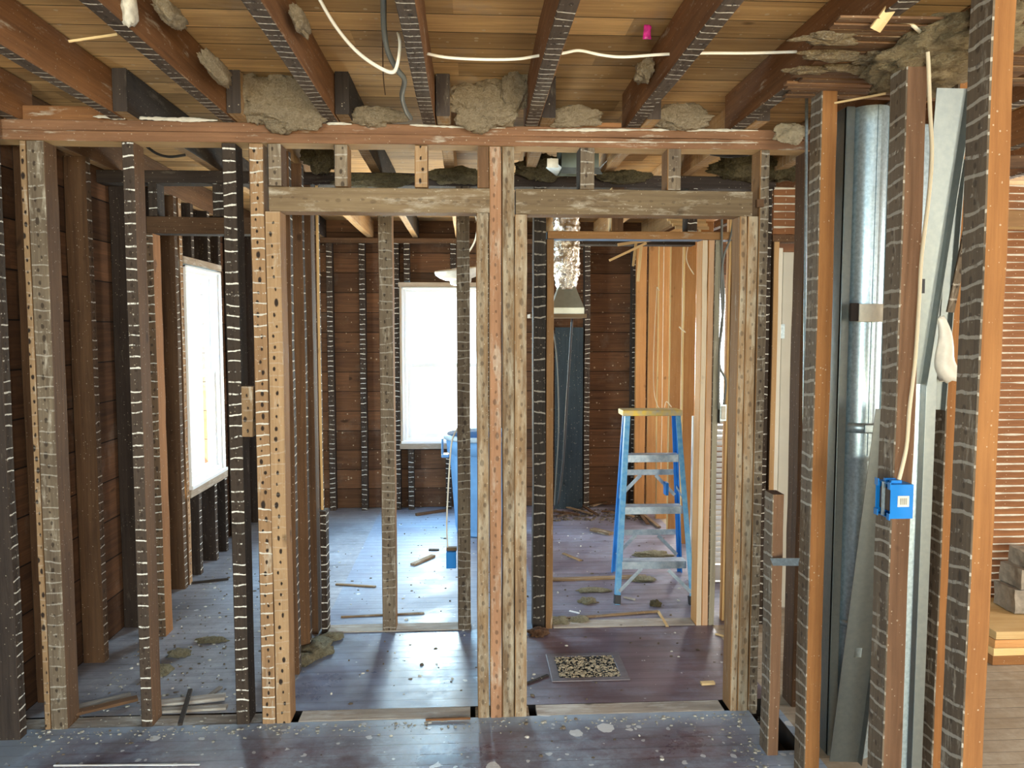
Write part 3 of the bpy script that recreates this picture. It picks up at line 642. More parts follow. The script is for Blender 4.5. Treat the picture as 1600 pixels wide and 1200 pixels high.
# ------------------------------------------------------------------ chase wall at right, near the camera
def rstud(y, px, label, z0=0, z1=2.395, mats=None, w=.055, d=.085, py=600):
    x0 = X(px, y, py)
    return timber('wood_stud', (x0+w/2, y+d/2, z0), (x0+w/2, y+d/2, z1), w, d, mats or [W_ORANGE, W_BROWN, W_BROWN, W_GREYTICK], label, 'stud', jit=.002)
W_KFACE = wood('dull_brown_sawn_timber', (.190, .105, .060), (.120, .064, .036))
rstud(2.545, 1272, 'orange-faced stud left of the galvanised pipe')
rstud(2.09, 1400, 'dull brown stud carrying the blue outlet box', mats=[W_KFACE, W_BROWN, W_BROWN, W_GREYTICK], w=.058)
rstud(1.745, 1528, 'largest bright orange stud at the right edge of the photo', w=.056)
rstud(2.28, 1480, 'orange stud behind the steel stack duct, dark ticked side', mats=[W_ORANGE, W_BROWN, W_BROWN, W_GREYTICK], w=.065)
rstud(2.73, 1204, 'short sawn-off dark stud standing beside the floor hole', z1=.995, mats=[W_KFACE, W_BROWN, W_BROWN, W_GREYTICK], w=.042, d=.08, py=970)
timber('steel_strap', at(1206, 878, 2.715), at(1252, 878, 2.62), .030, .003, STEEL, 'flat pale steel strap from the sawn-off stud to the orange stud', 'strap', jit=0, bev=.0005)

# ------------------------------------------------------------------ lath wall of the right-hand room with a white doorway
W_LATH = wood('old_lath', (.250, .105, .040), (.130, .055, .024))
def lath_wall(name, x0, x1, y, z0, z1):
    m = MB(); k = MB(); z = z0; i = 0
    while z < z1:
        m.box(x0, x1, y, y+.008, z, z+.033)
        # plaster squeezed between two laths
        n = int((x1-x0)/.03); rows = [[], [], []]
        for j in range(n+1):
            xx = x0+(x1-x0)*j/n; a = noise.noise((xx*9, i*3.7, y)); b = max(.0012, .006+.011*a); 
            zz = z+.0365; rows[0].append((xx, y-.001, zz+.0012+b*.32)); rows[1].append((xx, y-.006-b*.6, zz-b*.25)); rows[2].append((xx, y-.001, zz-.0012-b*.5))
        k.quadstrip(rows); z += .040; i += 1
    uv = []
    for f in m.f: uv.append([(m.v[v][2] % .04, m.v[v][0]) for v in f])
    me = from_pydata(m.v, m.f, uv); o = link(name, me, W_LATH); tag(o, kind='structure')
    k.build('plaster_keys', PLASTER, o, smooth=True)
    return o
lath_wall('wall_lath', 2.30, XR, 3.96, .0, 2.36)
lath_wall('wall_lath_over_door', 1.585, 2.30, 3.99, 2.10, 2.33)
timber('door_header', (1.585, 4.04, 2.08), (2.32, 4.04, 2.08), .036, .10, W_BROWN, 'brown header over the white doorway', 'header')
PAINT = plain('grey_white_paint', (.50, .49, .43), .5, 0, .04, 6)
PAINTL = plain('cream_paint', (.66, .64, .56), .5, 0, .04, 6)
dr = bpy.data.objects.new('door_1', None); COL.objects.link(dr); dr.location = (1.74, 4.22, 0); tag(dr, kind='structure')
m = MB().box(0, .10, 0, .035, .01, 2.03).box(.62, .72, 0, .035, .01, 2.03)
for z0, z1 in ((.01, .22), (.95, 1.08), (1.93, 2.03)): m.box(.10, .62, 0, .035, z0, z1)
m.box(.10, .62, .012, .023, .22, 1.93); m.build('door_leaf', PAINT, dr, bevel=.004)
MB().box(-.07, -.015, -.03, .06, 0, 2.05).build('door_frame', PAINTL, dr, bevel=.004)
MB().box(-.012, .012, -.012, 0, .35, .43).box(-.012, .012, -.012, 0, 1.55, 1.63).build('hinge', STEEL, dr)
# hearth and stones
h = thing('hearth', 'layered pine hearth platform in the right-hand room', 'hearth', (2.50, 3.42, 0))
for i, (z0, z1, ma) in enumerate(((0, .045, W_ORANGE), (.046, .085, W_NEWEDGE), (.086, .125, W_NEW), (.126, .165, W_NEWEDGE))):
    timber('hearth_board', (-.02+i*.004, .24, (z0+z1)/2), (1.5, .24, (z0+z1)/2), z1-z0-.001, .46, ma, parent=h)
STONE = plain('grey_stone', (.30, .26, .21), .95, 0, .2, 18, .6)
for i, (x, z, w, hh) in enumerate(((2.82, .167, .17, .12), (2.99, .167, .15, .15), (2.84, .289, .15, .10), (2.87, .39, .13, .08))):
    bm = bmesh.new(); bmesh.ops.create_cube(bm, size=1); bmesh.ops.subdivide_edges(bm, edges=bm.edges, cuts=5, use_grid_fill=True)
    for v in bm.verts:
        v.co = Vector((v.co.x*w, v.co.y*.16, (v.co.z+.5)*hh))
        v.co += .006*noise.noise_vector(v.co*22+Vector((i, 0, 0)))
    me = bpy.data.meshes.new('m'); bm.to_mesh(me); bm.free()
    tag(link('stone_block', me, STONE, None, (x, 3.72, z+.004)), ['grey stone block, lower left of the pile on the hearth', 'grey stone block, lower right of the pile on the hearth', 'grey stone block, second layer of the pile on the hearth', 'grey stone block on top of the pile on the hearth'][i], 'stone')
# boards crossing behind the orange studs
timber('wood_brace', (1.75, 3.30, 2.08), (3.4, 3.30, 2.08), .07, .09, [W_TANSIDE, W_NEWEDGE, W_BROWN, W_TANSIDE], 'horizontal tan brace behind the bright orange stud', 'brace')
timber('wood_brace', (1.75, 3.30, 2.30), (3.4, 3.30, 2.38), .05, .05, W_BROWN, 'upper sloping brown brace behind the bright orange stud', 'brace')
timber('wood_stud', (1.90, 3.36, 0), (1.90, 3.36, 2.04), .05, .09, [W_ORANGE, W_BROWN, W_BROWN, W_DARKTICK], 'brown stud behind the crumpled plastic sleeve', 'stud')

# ------------------------------------------------------------------ remnants of lath and plaster under the joists at right
W_LATHC = wood('darker_ceiling_lath', (.190, .100, .050), (.095, .052, .028), pale=.35, palecol=(.34, .26, .16))  # darker in tone than the wall lath
for i in range(17):
    y = 1.97+i*.040; x0 = .93+.05*random.random()+(i*.006); x1 = 1.62+.25*random.random()
    timber('ceiling_lath', (x0, y, 2.391+random.random()*.002), (x1, y+random.uniform(-.01, .01), 2.391), .030, .007, W_LATHC,
           'brown lath strip still nailed under the joists, upper right', 'lath', 'laths left under the joists', facing=(0, 0, -1), step=.2)
INS = None
def ins_mat(name, c1, c2, c3):
    t = NT(name); o = t.obj(); a = t.noise(o, 38, 8, .75, 1.2); b = t.noise(o, 160, 5, .7, .8); c = t.noise(o, 9, 3, .6)
    col = t.mix(t.ramp(a, .36, .58), c2, c1); col = t.mix(t.ramp(b, .50, .62, 0, .6), col, c3)
    t.bump(t.M('ADD', a, t.M('MULTIPLY', b, .8)), 1, .03)
    return t.out(col, 1.0)
INS = ins_mat('grey_brown_mineral_wool', (.56, .44, .29), (.36, .27, .165), (.72, .60, .44))
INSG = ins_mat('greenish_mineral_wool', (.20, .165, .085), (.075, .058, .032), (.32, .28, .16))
INSF = ins_mat('fallen_mineral_wool', (.38, .34, .22), (.20, .17, .11), (.52, .50, .40))
def ins(px, py, D, s, label, seed, mat=None, cut=None, name='insulation_clump', cat='insulation', sub=5, amp=.5):
    c = at(px, py, D); return clump(name, c, s, mat or INS, label, seed, sub, cat, amp=amp, cut=cut)
ins(445, 160, 3.02, (.165, .06, .085), 'big grey-brown insulation clump on the top plate, left one', 1)
ins(392, 150, 3.04, (.06, .05, .085), 'insulation wad packed left of the big left clump', 11)
ins(585, 182, 3.06, (.11, .05, .035), 'low strip of insulation left of the grey cable end', 2)
ins(758, 165, 3.02, (.135, .06, .080), 'biggest insulation clump, on the plate above the post cluster', 3)
ins(805, 140, 2.98, (.05, .06, .085), 'upper insulation lobe against the joist above the post cluster', 12)
ins(895, 184, 3.06, (.12, .05, .035), 'low insulation heap on the plate right of the post cluster', 4)
ins(1058, 183, 3.04, (.115, .06, .045), 'rounded insulation heap near the right end of the plate', 5)
ins(338, 108, 2.60, (.022, .13, .030), 'insulation scrap stuck along the third joist', 6, cut=None)
ins(1006, 112, 2.62, (.028, .07, .030), 'small insulation scrap clinging left of the joist by the pink tape', 7, cut=None)
ins(266, 22, 2.2, (.025, .09, .022), 'insulation scrap stuck high on the upper left joist', 8, cut=None)
ins(203, 15, 2.12, (.016, .03, .045), 'pale plaster lump hanging on the second joist', 9, PLASTER, None, 'plaster_lump', 'plaster', 3)
ins(469, 35, 2.22, (.018, .09, .022), 'insulation scrap along the joist left of the hanging cable', 10, cut=None)
ins(1480, 82, 2.12, (.15, .26, .055), 'large tan plaster and wool mass under the ceiling, upper right', 13, ins_mat('plaster_and_wool', (.48, .37, .21), (.26, .185, .10), (.6, .5, .32)), None, sub=5)
ins(1470, 120, 2.35, (.11, .14, .04), 'ragged brown wool under the ceiling left of the leaning sheet', 14, cut=None)
CRUST = ins_mat('plaster_crust', (.46, .34, .19), (.22, .15, .085), (.66, .58, .44))
for k, (px, py, D, sc, l) in enumerate(((1345, 112, 2.30, (.09, .035, .012), 'ragged plaster crust on the laths, between pipe and dull brown stud'), (1300, 90, 2.2, (.08, .03, .010), 'ragged plaster crust on the laths, just left of the dull brown stud top'),
        (1290, 60, 2.08, (.07, .03, .010), 'ragged plaster crust on the laths below the cream splinter'), (1370, 84, 2.22, (.05, .04, .012), 'small plaster crust on the laths beside the dull brown stud'), (1260, 108, 2.33, (.06, .025, .008), 'small plaster crust on the laths beside the last joist'))):
    c_ = at(px, py, D); c_.z = 2.381; clump('plaster_crust', c_, sc, CRUST, l, 50+k, 5, 'plaster', amp=.8)
ins(1236, 208, 3.065, (.060, .010, .034), 'tan plaster patch on the right end of the top plate', 16, plain('tan_plaster', (.46, .38, .26), .95, 0, .15, 40, .5), None, 'plaster_lump', 'plaster')
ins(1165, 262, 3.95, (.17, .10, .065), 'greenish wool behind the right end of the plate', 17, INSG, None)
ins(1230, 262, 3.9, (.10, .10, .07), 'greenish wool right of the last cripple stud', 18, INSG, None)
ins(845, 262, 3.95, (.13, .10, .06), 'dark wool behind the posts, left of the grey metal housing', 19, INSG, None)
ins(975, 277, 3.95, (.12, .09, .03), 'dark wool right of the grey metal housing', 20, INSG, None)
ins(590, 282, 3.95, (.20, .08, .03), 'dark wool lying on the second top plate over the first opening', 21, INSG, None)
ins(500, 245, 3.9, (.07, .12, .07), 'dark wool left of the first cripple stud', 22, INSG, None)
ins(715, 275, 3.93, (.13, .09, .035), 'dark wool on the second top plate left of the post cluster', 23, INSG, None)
timber('ceiling_board', (.66, 5.36, 2.20), (1.56, 5.36, 2.20), .03, .12, W_DARK, 'dark leftover ceiling board from which splinters hang behind the ladder', 'board')
# splintered lath ends hanging over the stepladder opening
for i, (a, b, dd, l) in enumerate(((at(1010, 380, 5.3), at(952, 407, 5.2), .016, 'long pale splinter hanging left over the stepladder'), (at(1018, 375, 5.3), at(965, 382, 5.2), .02, 'pale splinter nearly level over the stepladder'),
        (at(994, 378, 5.3), at(989, 416, 5.3), .018, 'short splinter pointing down over the stepladder'), (at(1003, 375, 5.4), at(997, 440, 5.4), .02, 'long splinter pointing down over the stepladder'))):
    timber('lath_splinter', a, b, dd, .006, W_SPLINT, l, 'splinter', step=.05)
for i in range(6):
    a = at(1035+i*4, 335+i*4, 4.7); timber('ceiling_lath', a, a+Vector((.24, .02*i, .01)), .02, .007, W_SPLINT, 'broken pale lath end above the stepladder header', 'lath', 'broken lath ends over the header', step=.1)
timber('wood_splinter', at(1367, 46, 1.98), at(1415, -20, 1.9), .03, .012, W_SPLINT, 'cream split piece of wood sticking down at the top right', 'splinter', step=.05)
timber('wood_splinter', at(1304, 161, 2.42), at(1384, 146, 2.30), .006, .004, W_SPLINT, 'thin straw-coloured splinter between two studs above the pipe', 'splinter')
timber('wood_splinter', at(107, 65, 2.25), at(183, 54, 2.3), .007, .004, W_SPLINT, 'thin straw-coloured splinter across the upper left bay', 'splinter')

# ------------------------------------------------------------------ sheet metal in the chase
pc = at(1341, 700, 2.76); pc.z = 0
pipe = thing('metal_pipe', 'galvanised round pipe behind the chase studs at right', 'duct', pc)
def pipe_prof(z0, z1, r): return [(r, z0), (r, z1)]
lathe('lower_section', [(.074, .0), (.074, 1.125), (.078, 1.13), (.078, 1.145)], STEEL, pipe, n=48)
lathe('upper_section', [(.070, 1.12), (.070, 2.39)], STEEL, pipe, n=48)
MB().box(-.004, .010, -.074, -.060, .0, 2.39).box(.052, .062, -.052, -.040, 0, 2.39).build('seam', STEEL, pipe, bevel=.002)
st = lathe('strap', [(.0705, 1.225), (.076, 1.225), (.076, 1.262), (.0705, 1.262)], STEEL, pipe, n=48)
MB().box(-.02, .02, -.082, -.073, 1.228, 1.258).build('bolt_lug', STEEL, st, bevel=.003)
lathe('joint_band', [(.0745, .50), (.077, .50), (.077, .525), (.0745, .525)], STEEL, pipe, n=48)
MB().box(-.105, -.072, -.045, -.030, 0, 2.39).box(-.105, -.098, -.045, .05, 0, 2.39).build('side_flange', DULL, pipe, bevel=.003)
MB().box(.070, .098, -.03, -.018, .9, 2.39).build('side_flange', DULL, pipe, bevel=.003)
MB().box(-.070, .085, -.112, -.100, Z(503, 2.68, 1338), Z(475, 2.68, 1338)).build('plaster_patch', plain('cream_paper', (.84, .80, .68), .9, 0, .08, 30, .3), pipe, bevel=.003)['label'] = 'cream plaster patch'
MB().box(-.100, -.070, -.110, -.098, Z(502, 2.68, 1338), Z(474, 2.68, 1338)).build('wood_backing', W_DARK, pipe, bevel=.003)
for pp in ((1310, 680), (1343, 672)): pass
# leaning strip with a square hole
def strip(name, p0, p1, w, fl, mat, label, cat, hole=None, parent=None, foot=1.0):
    p0, p1 = Vector(p0), Vector(p1); a = (p1-p0); L = a.length; a.normalize(); n = Vector((0, -1, 0)); n = (n-a*n.dot(a)).normalized(); r = a.cross(n)
    o0 = thing(name, label, cat, p0)
    def P(u, v, q): return r*(u*(foot+(1-foot)*v/L))+a*v+n*q
    m = MB(); t = .0012
    def slab(u0, u1, v0, v1):
        b = len(m.v); m.v += [P(u0, v0, -t), P(u1, v0, -t), P(u1, v1, -t), P(u0, v1, -t), P(u0, v0, t), P(u1, v0, t), P(u1, v1, t), P(u0, v1, t)]
        m.f += [tuple(b+i for i in q) for q in ((0, 3, 2, 1), (4, 5, 6, 7), (0, 1, 5, 4), (1, 2, 6, 5), (2, 3, 7, 6), (3, 0, 4, 7))]
    if hole:
        v, s = hole; slab(-w/2, w/2, 0, v-s); slab(-w/2, w/2, v+s, L); slab(-w/2, -s*.75, v-s, v+s); slab(s*.75, w/2, v-s, v+s)
    else: slab(-w/2, w/2, 0, L)
    m.build('web', mat, o0)
    for sgn in (-1, 1):
        if fl[(sgn+1)//2] == 0: continue
        q = MB(); b = 0; u = sgn*w/2; f = fl[(sgn+1)//2]
        q.v += [P(u-.0012, 0, 0), P(u+.0012, 0, 0), P(u+.0012+sgn*.004, 0, f), P(u-.0012+sgn*.004, 0, f), P(u-.0012, L, 0), P(u+.0012, L, 0), P(u+.0012+sgn*.004, L, f), P(u-.0012+sgn*.004, L, f)]
        q.f += [(0, 1, 2, 3), (4, 7, 6, 5), (0, 4, 5, 1), (1, 5, 6, 2), (2, 6, 7, 3), (3, 7, 4, 0)]
        q.build('flange', mat, o0)
    return o0
strip('metal_channel', at(1318, 1190, 2.60), at(1392, 640, 2.50), .105, (0, .022), DULL, 'leaning galvanised strip with a square hole, in front of the pipe foot', 'metal strip', hole=(.42, .018))
strip('metal_channel', at(1432, 600, 2.18), at(1487, 138, 2.08), .085, (0, .03), DULL, 'dented galvanised sheet leaning towards the ceiling behind the cream cable', 'metal strip', foot=.3)
strip('metal_channel', at(1462, 640, 2.26), at(1493, 250, 2.22), .03, (.02, .02), DULL, 'narrow steel channel leaning just right of the large leaning sheet', 'metal strip')
sx = X(1418, 2.22); sd = thing('stack_duct', 'flat blue-grey galvanised stack duct right of the stud with the outlet box', 'duct', (sx, 2.22, 0))
MB().box(-.02, .043, 0, .05, 0, 2.2).build('duct_body', STEEL, sd, bevel=.003)
MB().box(.046, .078, -.02, -.016, 0, 1.7).box(.074, .078, -.016, .10, 0, 1.7).build('duct_flange', DULL, sd, bevel=.001)
MB().box(.012, .018, -.006, 0, 0, 2.2).build('standing_seam', STEEL, sd)
# crumpled plastic sleeve and wood splinter
PLAS = plain('milky_plastic', (.62, .60, .54), .4, 0, .1, 20)
rows = []
for j in range(14):
    v = j/13; r_ = .012+.030*v*(1-.15*v); row = []
    for i in range(17):
        a = 2*pi*i/16; k = 1+.22*noise.noise((cos(a)*1.5, sin(a)*1.5, v*3))
        row.append(Vector((r_*k*cos(a)+.040*v+.008*sin(v*7), r_*.6*k*sin(a), -.19*v-.012*noise.noise((cos(a)*2, sin(a)*2, 5)))))
    rows.append(row)
pl = MB().quadstrip(rows).build('plastic_sleeve', PLAS, None, at(1469, 495, 2.20), smooth=True, solid=.001)
tag(pl, 'crumpled milky plastic sleeve hanging between two studs at right', 'plastic')
timber('lath_splinter', at(1485, 488, 2.15), at(1511, 352, 2.12), .022, .008, W_GREY, 'grey split lath leaning above the crumpled plastic sleeve', 'splinter', step=.05)
tag(MB().box(-.022, .022, -.001, .001, -.02, .02).build('metal_tab', BLACKC, None, at(1433, 447, 2.10)), 'small dark square opening cover on the leaning sheet', 'tab')

# ------------------------------------------------------------------ blue outlet box on the brown stud
bx = at(1409, 784, 2.005); bb = thing('outlet_box', 'bright blue plastic outlet box with a barcode sticker on the brown stud', 'electrical box', (bx.x, 2.005, bx.z))
m = MB(); w2, h2, dp = .032, .047, .078
m.box(w2-.002, w2, 0, dp, -h2, h2).box(-w2, w2-.002, 0, .002, -h2, h2).box(-w2, w2-.002, dp-.002, dp, -h2, h2).box(-w2, w2-.002, .002, dp-.002, -h2, -h2+.002).box(-w2, w2-.002, .002, dp-.002, h2-.002, h2)
m.build('box_body', BLUEBOX, bb)
for y0, y1, z0, z1 in ((-.001, .012, -h2-.004, -h2+.014), (.060, .079, -h2-.004, -h2+.014), (-.001, .012, h2-.014, h2+.006), (.060, .079, h2-.014, h2+.006)):
    MB().box(-w2-.003, -w2, y0, y1, z0, z1).build('rim_lug', BLUEBOX, bb)
for y0 in (.02, .05): MB().box(-.02, .01, y0, y0+.01, h2, h2+.008).build('nail_lug', BLUEBOX, bb)
MB().box(-w2+.006, -w2+.018, .012, .066, -.030, .030).build('receptacle', plain('brown_device', (.12, .09, .07), .5), bb, bevel=.002)
MB().box(-w2-.001, -w2+.004, .034, .044, -.045, .048).build('mounting_bar', STEEL, bb)
sk = MB().box(-.012, .020, -.0015, 0, -.014, .016).build('sticker', plain('sticker_paper', (.72, .70, .62), .6), bb)
q = MB(); x = -.006
for w_ in (.003, .0012, .002, .001, .003, .0014, .002): q.box(x, x+w_, -.002, -.0015, -.008, .010); x += w_+.0010
q.build('barcode', plain('grey_ink', (.30, .30, .26), .6), sk)
bx = bb.location
tube('cream_cable', [(bx.x+.012, 2.045, bx.z+.047), at(1416, 700, 2.06), at(1421, 640, 2.05), at(1430, 560, 2.05), at(1436, 470, 2.05), at(1440, 400, 2.05), at(1451, 310, 2.04), at(1456, 240, 2.03), at(1453, 170, 2.02), at(1450, 90, 2.02), at(1446, 62, 2.02), at(1432, 45, 2.0), at(1418, 36, 2.0), at(1388, 32, 2.0)], .0052, ROMEX,
     'cream cable running from the ceiling down to the blue outlet box', 'cable', flat=.6)

# ------------------------------------------------------------------ ceiling cables and the pink tape
tube('white_cable', [at(487, -30, 1.98), at(500, 0, 2.05), at(525, 42, 2.15), at(555, 78, 2.25), at(585, 101, 2.33), at(612, 113, 2.38), at(621, 100, 2.40), at(625, 70, 2.40), at(622, 52, 2.42)], .0062, WIREW, 'white cable sagging across the bay left of the grey cable', 'cable', flat=.6)
tube('white_cable', [at(668, 84, 2.45), at(700, 90, 2.43), at(760, 93, 2.42), at(810, 92, 2.42), at(842, 87, 2.43), at(880, 83, 2.43), at(905, 79, 2.43), at(940, 86, 2.42), at(975, 89, 2.42), at(1036, 85, 2.42), at(1100, 83, 2.42), at(1170, 83, 2.42), at(1245, 81, 2.42)], .0052, WIREW, 'white cable threaded level through the joists', 'cable', flat=.6)
tube('grey_cable', [at(597, -30, 2.1), at(599, 0, 2.16), at(600, 45, 2.28), at(606, 80, 2.4), at(620, 108, 2.5), at(632, 125, 2.56), at(628, 150, 2.68), at(634, 172, 2.82), at(642, 185, 2.92)], .0085, GREYC, 'thick grey cable hanging down to the top plate', 'cable')
tube('brown_wire', [at(597, 10, 2.35), at(598, 80, 2.5), at(599, 120, 2.6), at(602, 148, 2.68)], .002, W_BROWN, 'thin brown wire left of the grey cable', 'wire')
PINK = plain('pink_tape', (.55, .03, .25), .3, 0, .3, 60)
rows = [[Vector((.016*u+.004*noise.noise((u*2, v*3, 0)), .006*noise.noise((u*3, v*2, 5)), .022*v)) for u in (-.7, -.3, .3, .8)] for v in (-1, -.6, -.1, .2, .7, 1)]
tag(MB().quadstrip(rows).build('pink_tape', PINK, None, at(1011, 50, 2.42), solid=.002, smooth=True), 'small crumpled pink tape under the ceiling boards', 'tape')
tube('black_cable', [at(228, 228, 3.5), at(245, 240, 3.55), at(265, 245, 3.6), at(290, 242, 3.62)], .006, BLACKC, 'black cable under the ceiling behind the free-standing dark stud', 'cable')
tube('black_cable', [at(1110, 240, 3.5), at(1140, 244, 3.5), at(1170, 241, 3.5)], .008, BLACKC, 'black cable in front of the greenish wool', 'cable')

# ------------------------------------------------------------------ grey metal housing above the second header
HG = plain('grey_green_metal', (.16, .20, .19), .45, .3, .1, 12)
hc = at(902, 262, 3.62); hs = thing('fan_housing', 'open grey metal housing between the joists above the second header', 'housing', hc)
m = MB(); a, b, h_ = .085, .10, .10
m.box(-a, a, -.10, -.097, -.02, h_).box(-a, a, .097, .10, -.02, h_).box(-a, -a+.003, -.097, .097, -.02, h_).box(a-.003, a, -.097, .097, -.02, h_).box(-a, a, -.10, .10, h_, h_+.003)
m.build('housing_shell', HG, hs)
q = MB().quadstrip([[(-a, -.10, -.02), (a, -.10, -.02)], [(-a-.01, -.135, -.055), (a+.01, -.135, -.055)]]).quadstrip([[(-a, -.10, -.02), (-a, .10, -.02)], [(-a-.05, -.11, .02), (-a-.05, .11, .02)]]).quadstrip([[(a, -.10, -.02), (a, .10, -.02)], [(a+.035, -.11, .01), (a+.035, .11, .01)]])
q.build('flap', plain('grey_blue_flap', (.22, .25, .26), .5, .2), hs, solid=.002)
MB().box(-.155, -.105, -.14, -.138, -.03, .01).build('paper_tag', plain('white_paper', (.8, .8, .74), .7), hs)

# ------------------------------------------------------------------ foil duct with a sheet metal boot
fc = at(885, 440, 5.0); FOIL = plain('crinkled_foil', (.80, .76, .68), .22, .95, .2, 40, .9)
fd = thing('foil_duct', 'crinkled silver flexible duct hanging over a metal boot', 'duct', (fc.x, 5.0, 0))
zs = [1.86+k*.013 for k in range(53)]
def fw(a, z): return .016*noise.noise((cos(a)*2, sin(a)*2, z*18))+.008*noise.noise((cos(a)*6, sin(a)*6, z*50))+.004*sin(z*190)
lathe('foil_sleeve', [(.055+.030*min(1, (z-1.85)/.12), z) for z in zs], FOIL, fd, n=56, wob=fw)
BOOT = plain('brassy_sheet_metal', (.34, .34, .28), .4, .6, .1, 10)
zb0, zb1 = Z(491, 5.0, 886), Z(452, 5.0, 886)
m = MB(); s0, s1 = .105, .05
for s, z in ((s0, zb0), (s0, zb0+.04), (s1, zb1+.02)): m.v += [(-s, -s*.8, z), (s, -s*.8, z), (s, s*.8, z), (-s, s*.8, z)]
for L_ in (0, 4):
    for i in range(4): m.f.append((L_+i, L_+(i+1) % 4, L_+4+(i+1) % 4, L_+4+i))
m.build('boot', BOOT, fd, solid=.002)
MB().box(-.245, .115, -.13, .13, zb0-.025, zb0).build('boot_board', W_GREYHEAD, fd, bevel=.002)
tube('hanging_wire', [(fc.x-.10, 5.0, zb0-.02), at(870, 560, 5.0), at(873, 660, 5.0), at(869, 740, 5.05), at(866, 790, 5.1)], .004, GREYC, 'thin wire hanging below the metal boot', 'wire')
tube('grey_cable', [at(894, 498, 5.6), at(890, 560, 5.6), at(885, 640, 5.65), at(880, 720, 5.65), at(872, 788, 5.6)], .008, BLACKC, 'dark cable hanging against the back wall left of the back stud', 'cable')

timber('dark_panel', (X(889, 6.74), 6.745, 0), (X(889, 6.74), 6.745, 1.62), .25, .012, wood('dark_teal_board', (.026, .040, .050), (.014, .021, .028)), 'dark teal board standing against the back wall left of the back stud', 'board')  # thin dark blue-grey board over the bluish dark part of the wall

# ------------------------------------------------------------------ hanging ceiling light
lc = at(719, 431, 5.3); lt = thing('ceiling_lamp', 'white round ceiling lamp dangling by its wires before the back window', 'lamp', lc)
lathe('lamp_pan', [(.001, .055), (.05, .055), (.06, .04), (.12, .045), (.168, .05), (.172, .040), (.165, .02), (.14, 0), (.10, -.02), (.075, -.025), (.07, -.05), (.05, -.06), (.001, -.06)], plain('lamp_enamel', (.82, .82, .78), .3), lt)
lt.rotation_euler = (radians(6), radians(-7), 0)
tube('lamp_wire', [lc+Vector((0, 0, .05)), lc+Vector((.02, 0, .18)), lc+Vector((-.01, 0, .32)), Vector((lc.x, lc.y, 2.55))], .003, WIREW, 'thin wire the round ceiling lamp hangs from', 'wire')
tube('white_cable', [at(742, 330, 5.0), at(746, 350, 5.0), at(744, 370, 5.05), at(738, 385, 5.2), at(728, 400, 5.28)], .006, WIREW, 'curled white cable beside the hanging round lamp', 'cable')

# ------------------------------------------------------------------ blue bin
bc = Vector((.10, 6.02, 0)); bn = thing('waste_bin', 'large blue plastic waste bin under the back window', 'bin', bc)
BINB = plain('blue_grey_plastic', (.13, .30, .58), .5, 0, .08, 10)
def ribs(a, z): return .006*(1 if sin(a*14) > .2 else 0) if .05 < z < .62 else 0
prof = [(.001, .012), (.205, .012), (.21, .0), (.215, .02)]+[(.215+.045*k/20, .02+.62*k/20) for k in range(21)]+[(.285, .645), (.295, .76), (.285, .76), (.262, .66), (.215, .06), (.001, .05)]
lathe('bin_body', prof, BINB, bn, n=84, wob=ribs)
lathe('rim', [(.290, .755), (.312, .752), (.318, .77), (.305, .79), (.288, .785), (.290, .755)], plain('pale_blue_rim', (.38, .50, .62), .5), bn, n=60)
MB().box(-.33, -.27, -.05, .05, .60, .625).box(-.33, -.315, -.05, .05, .625, .75).build('handle', BINB, bn, bevel=.006)
# blue box on the free-standing stud
q = at(705, 875, YS+.02); ob = thing('outlet_box', 'bright blue box on the side of the free-standing stud before the blue bin', 'electrical box', q)
MB().box(-.026, .026, -.01, .06, -.044, .044).build('box_body', BLUEBOX, ob, bevel=.003)
MB().box(-.026, .03, .02, .05, .044, .060).build('cable_clamp', W_SCRAP, ob)
tube('white_cable', [at(700, 862, YS+.05), at(698, 820, YS+.06), at(700, 770, YS+.06), at(703, 720, YS+.07), at(706, 690, YS+.06), at(713, 672, YS+.05), at(717, 668, YS+.05)], .0042, WIREW, 'white cable curving down to the blue box on the stud', 'cable')

# ------------------------------------------------------------------ stepladder
ALU = plain('scuffed_aluminium', (.40, .47, .54), .45, .5, .15, 30, 0, (.25, .33, .42))
YEL = plain('yellow_paint_worn', (.72, .50, .05), .55, 0, .2, 16, 0, (.40, .38, .32))
FL, FR, RL, RR = G(965, 945), G(1083, 947), G(958, 893), G(1061, 893)
TLc, TRc = at(980, 648, 4.60), at(1058, 648, 4.60)
ld = thing('stepladder', 'blue fibreglass stepladder with a yellow top in the room beyond', 'ladder', (1.1, 4.62, 0)); O = Vector((1.1, 4.62, 0))
zt = TLc.z; Tl, Tr = Vector((TLc.x, 4.58, zt)), Vector((TRc.x, 4.58, zt)); Bl, Br = Vector((TLc.x+.0, 4.68, zt)), Vector((TRc.x, 4.68, zt))
def on(a, b, z): return a+(b-a)*((z-a.z)/(b.z-a.z))
for a, b in ((FL, Tl), (FR, Tr)):
    m = MB(); s = 1 if a is FL else -1
    m.bar(a-O, b-O, .030, .004, up=(0, 1, 0)); m.bar(a-O+Vector((-s*.013, .020, 0)), b-O+Vector((-s*.013, .020, 0)), .004, .040, up=(0, 1, 0))
    r_ = m.build('front_rail', BLUEFG, ld)
    MB().bar(a-O-Vector((0, 0, 0)), on(a, b, .05)-O, .036, .044, up=(0, 1, 0)).build('foot', BLACKC, r_, bevel=.003).location = (0, .018, 0)
BLUEDEEP = plain('deep_blue_fibreglass', (.025, .20, .62), .5, 0, .08, 10)
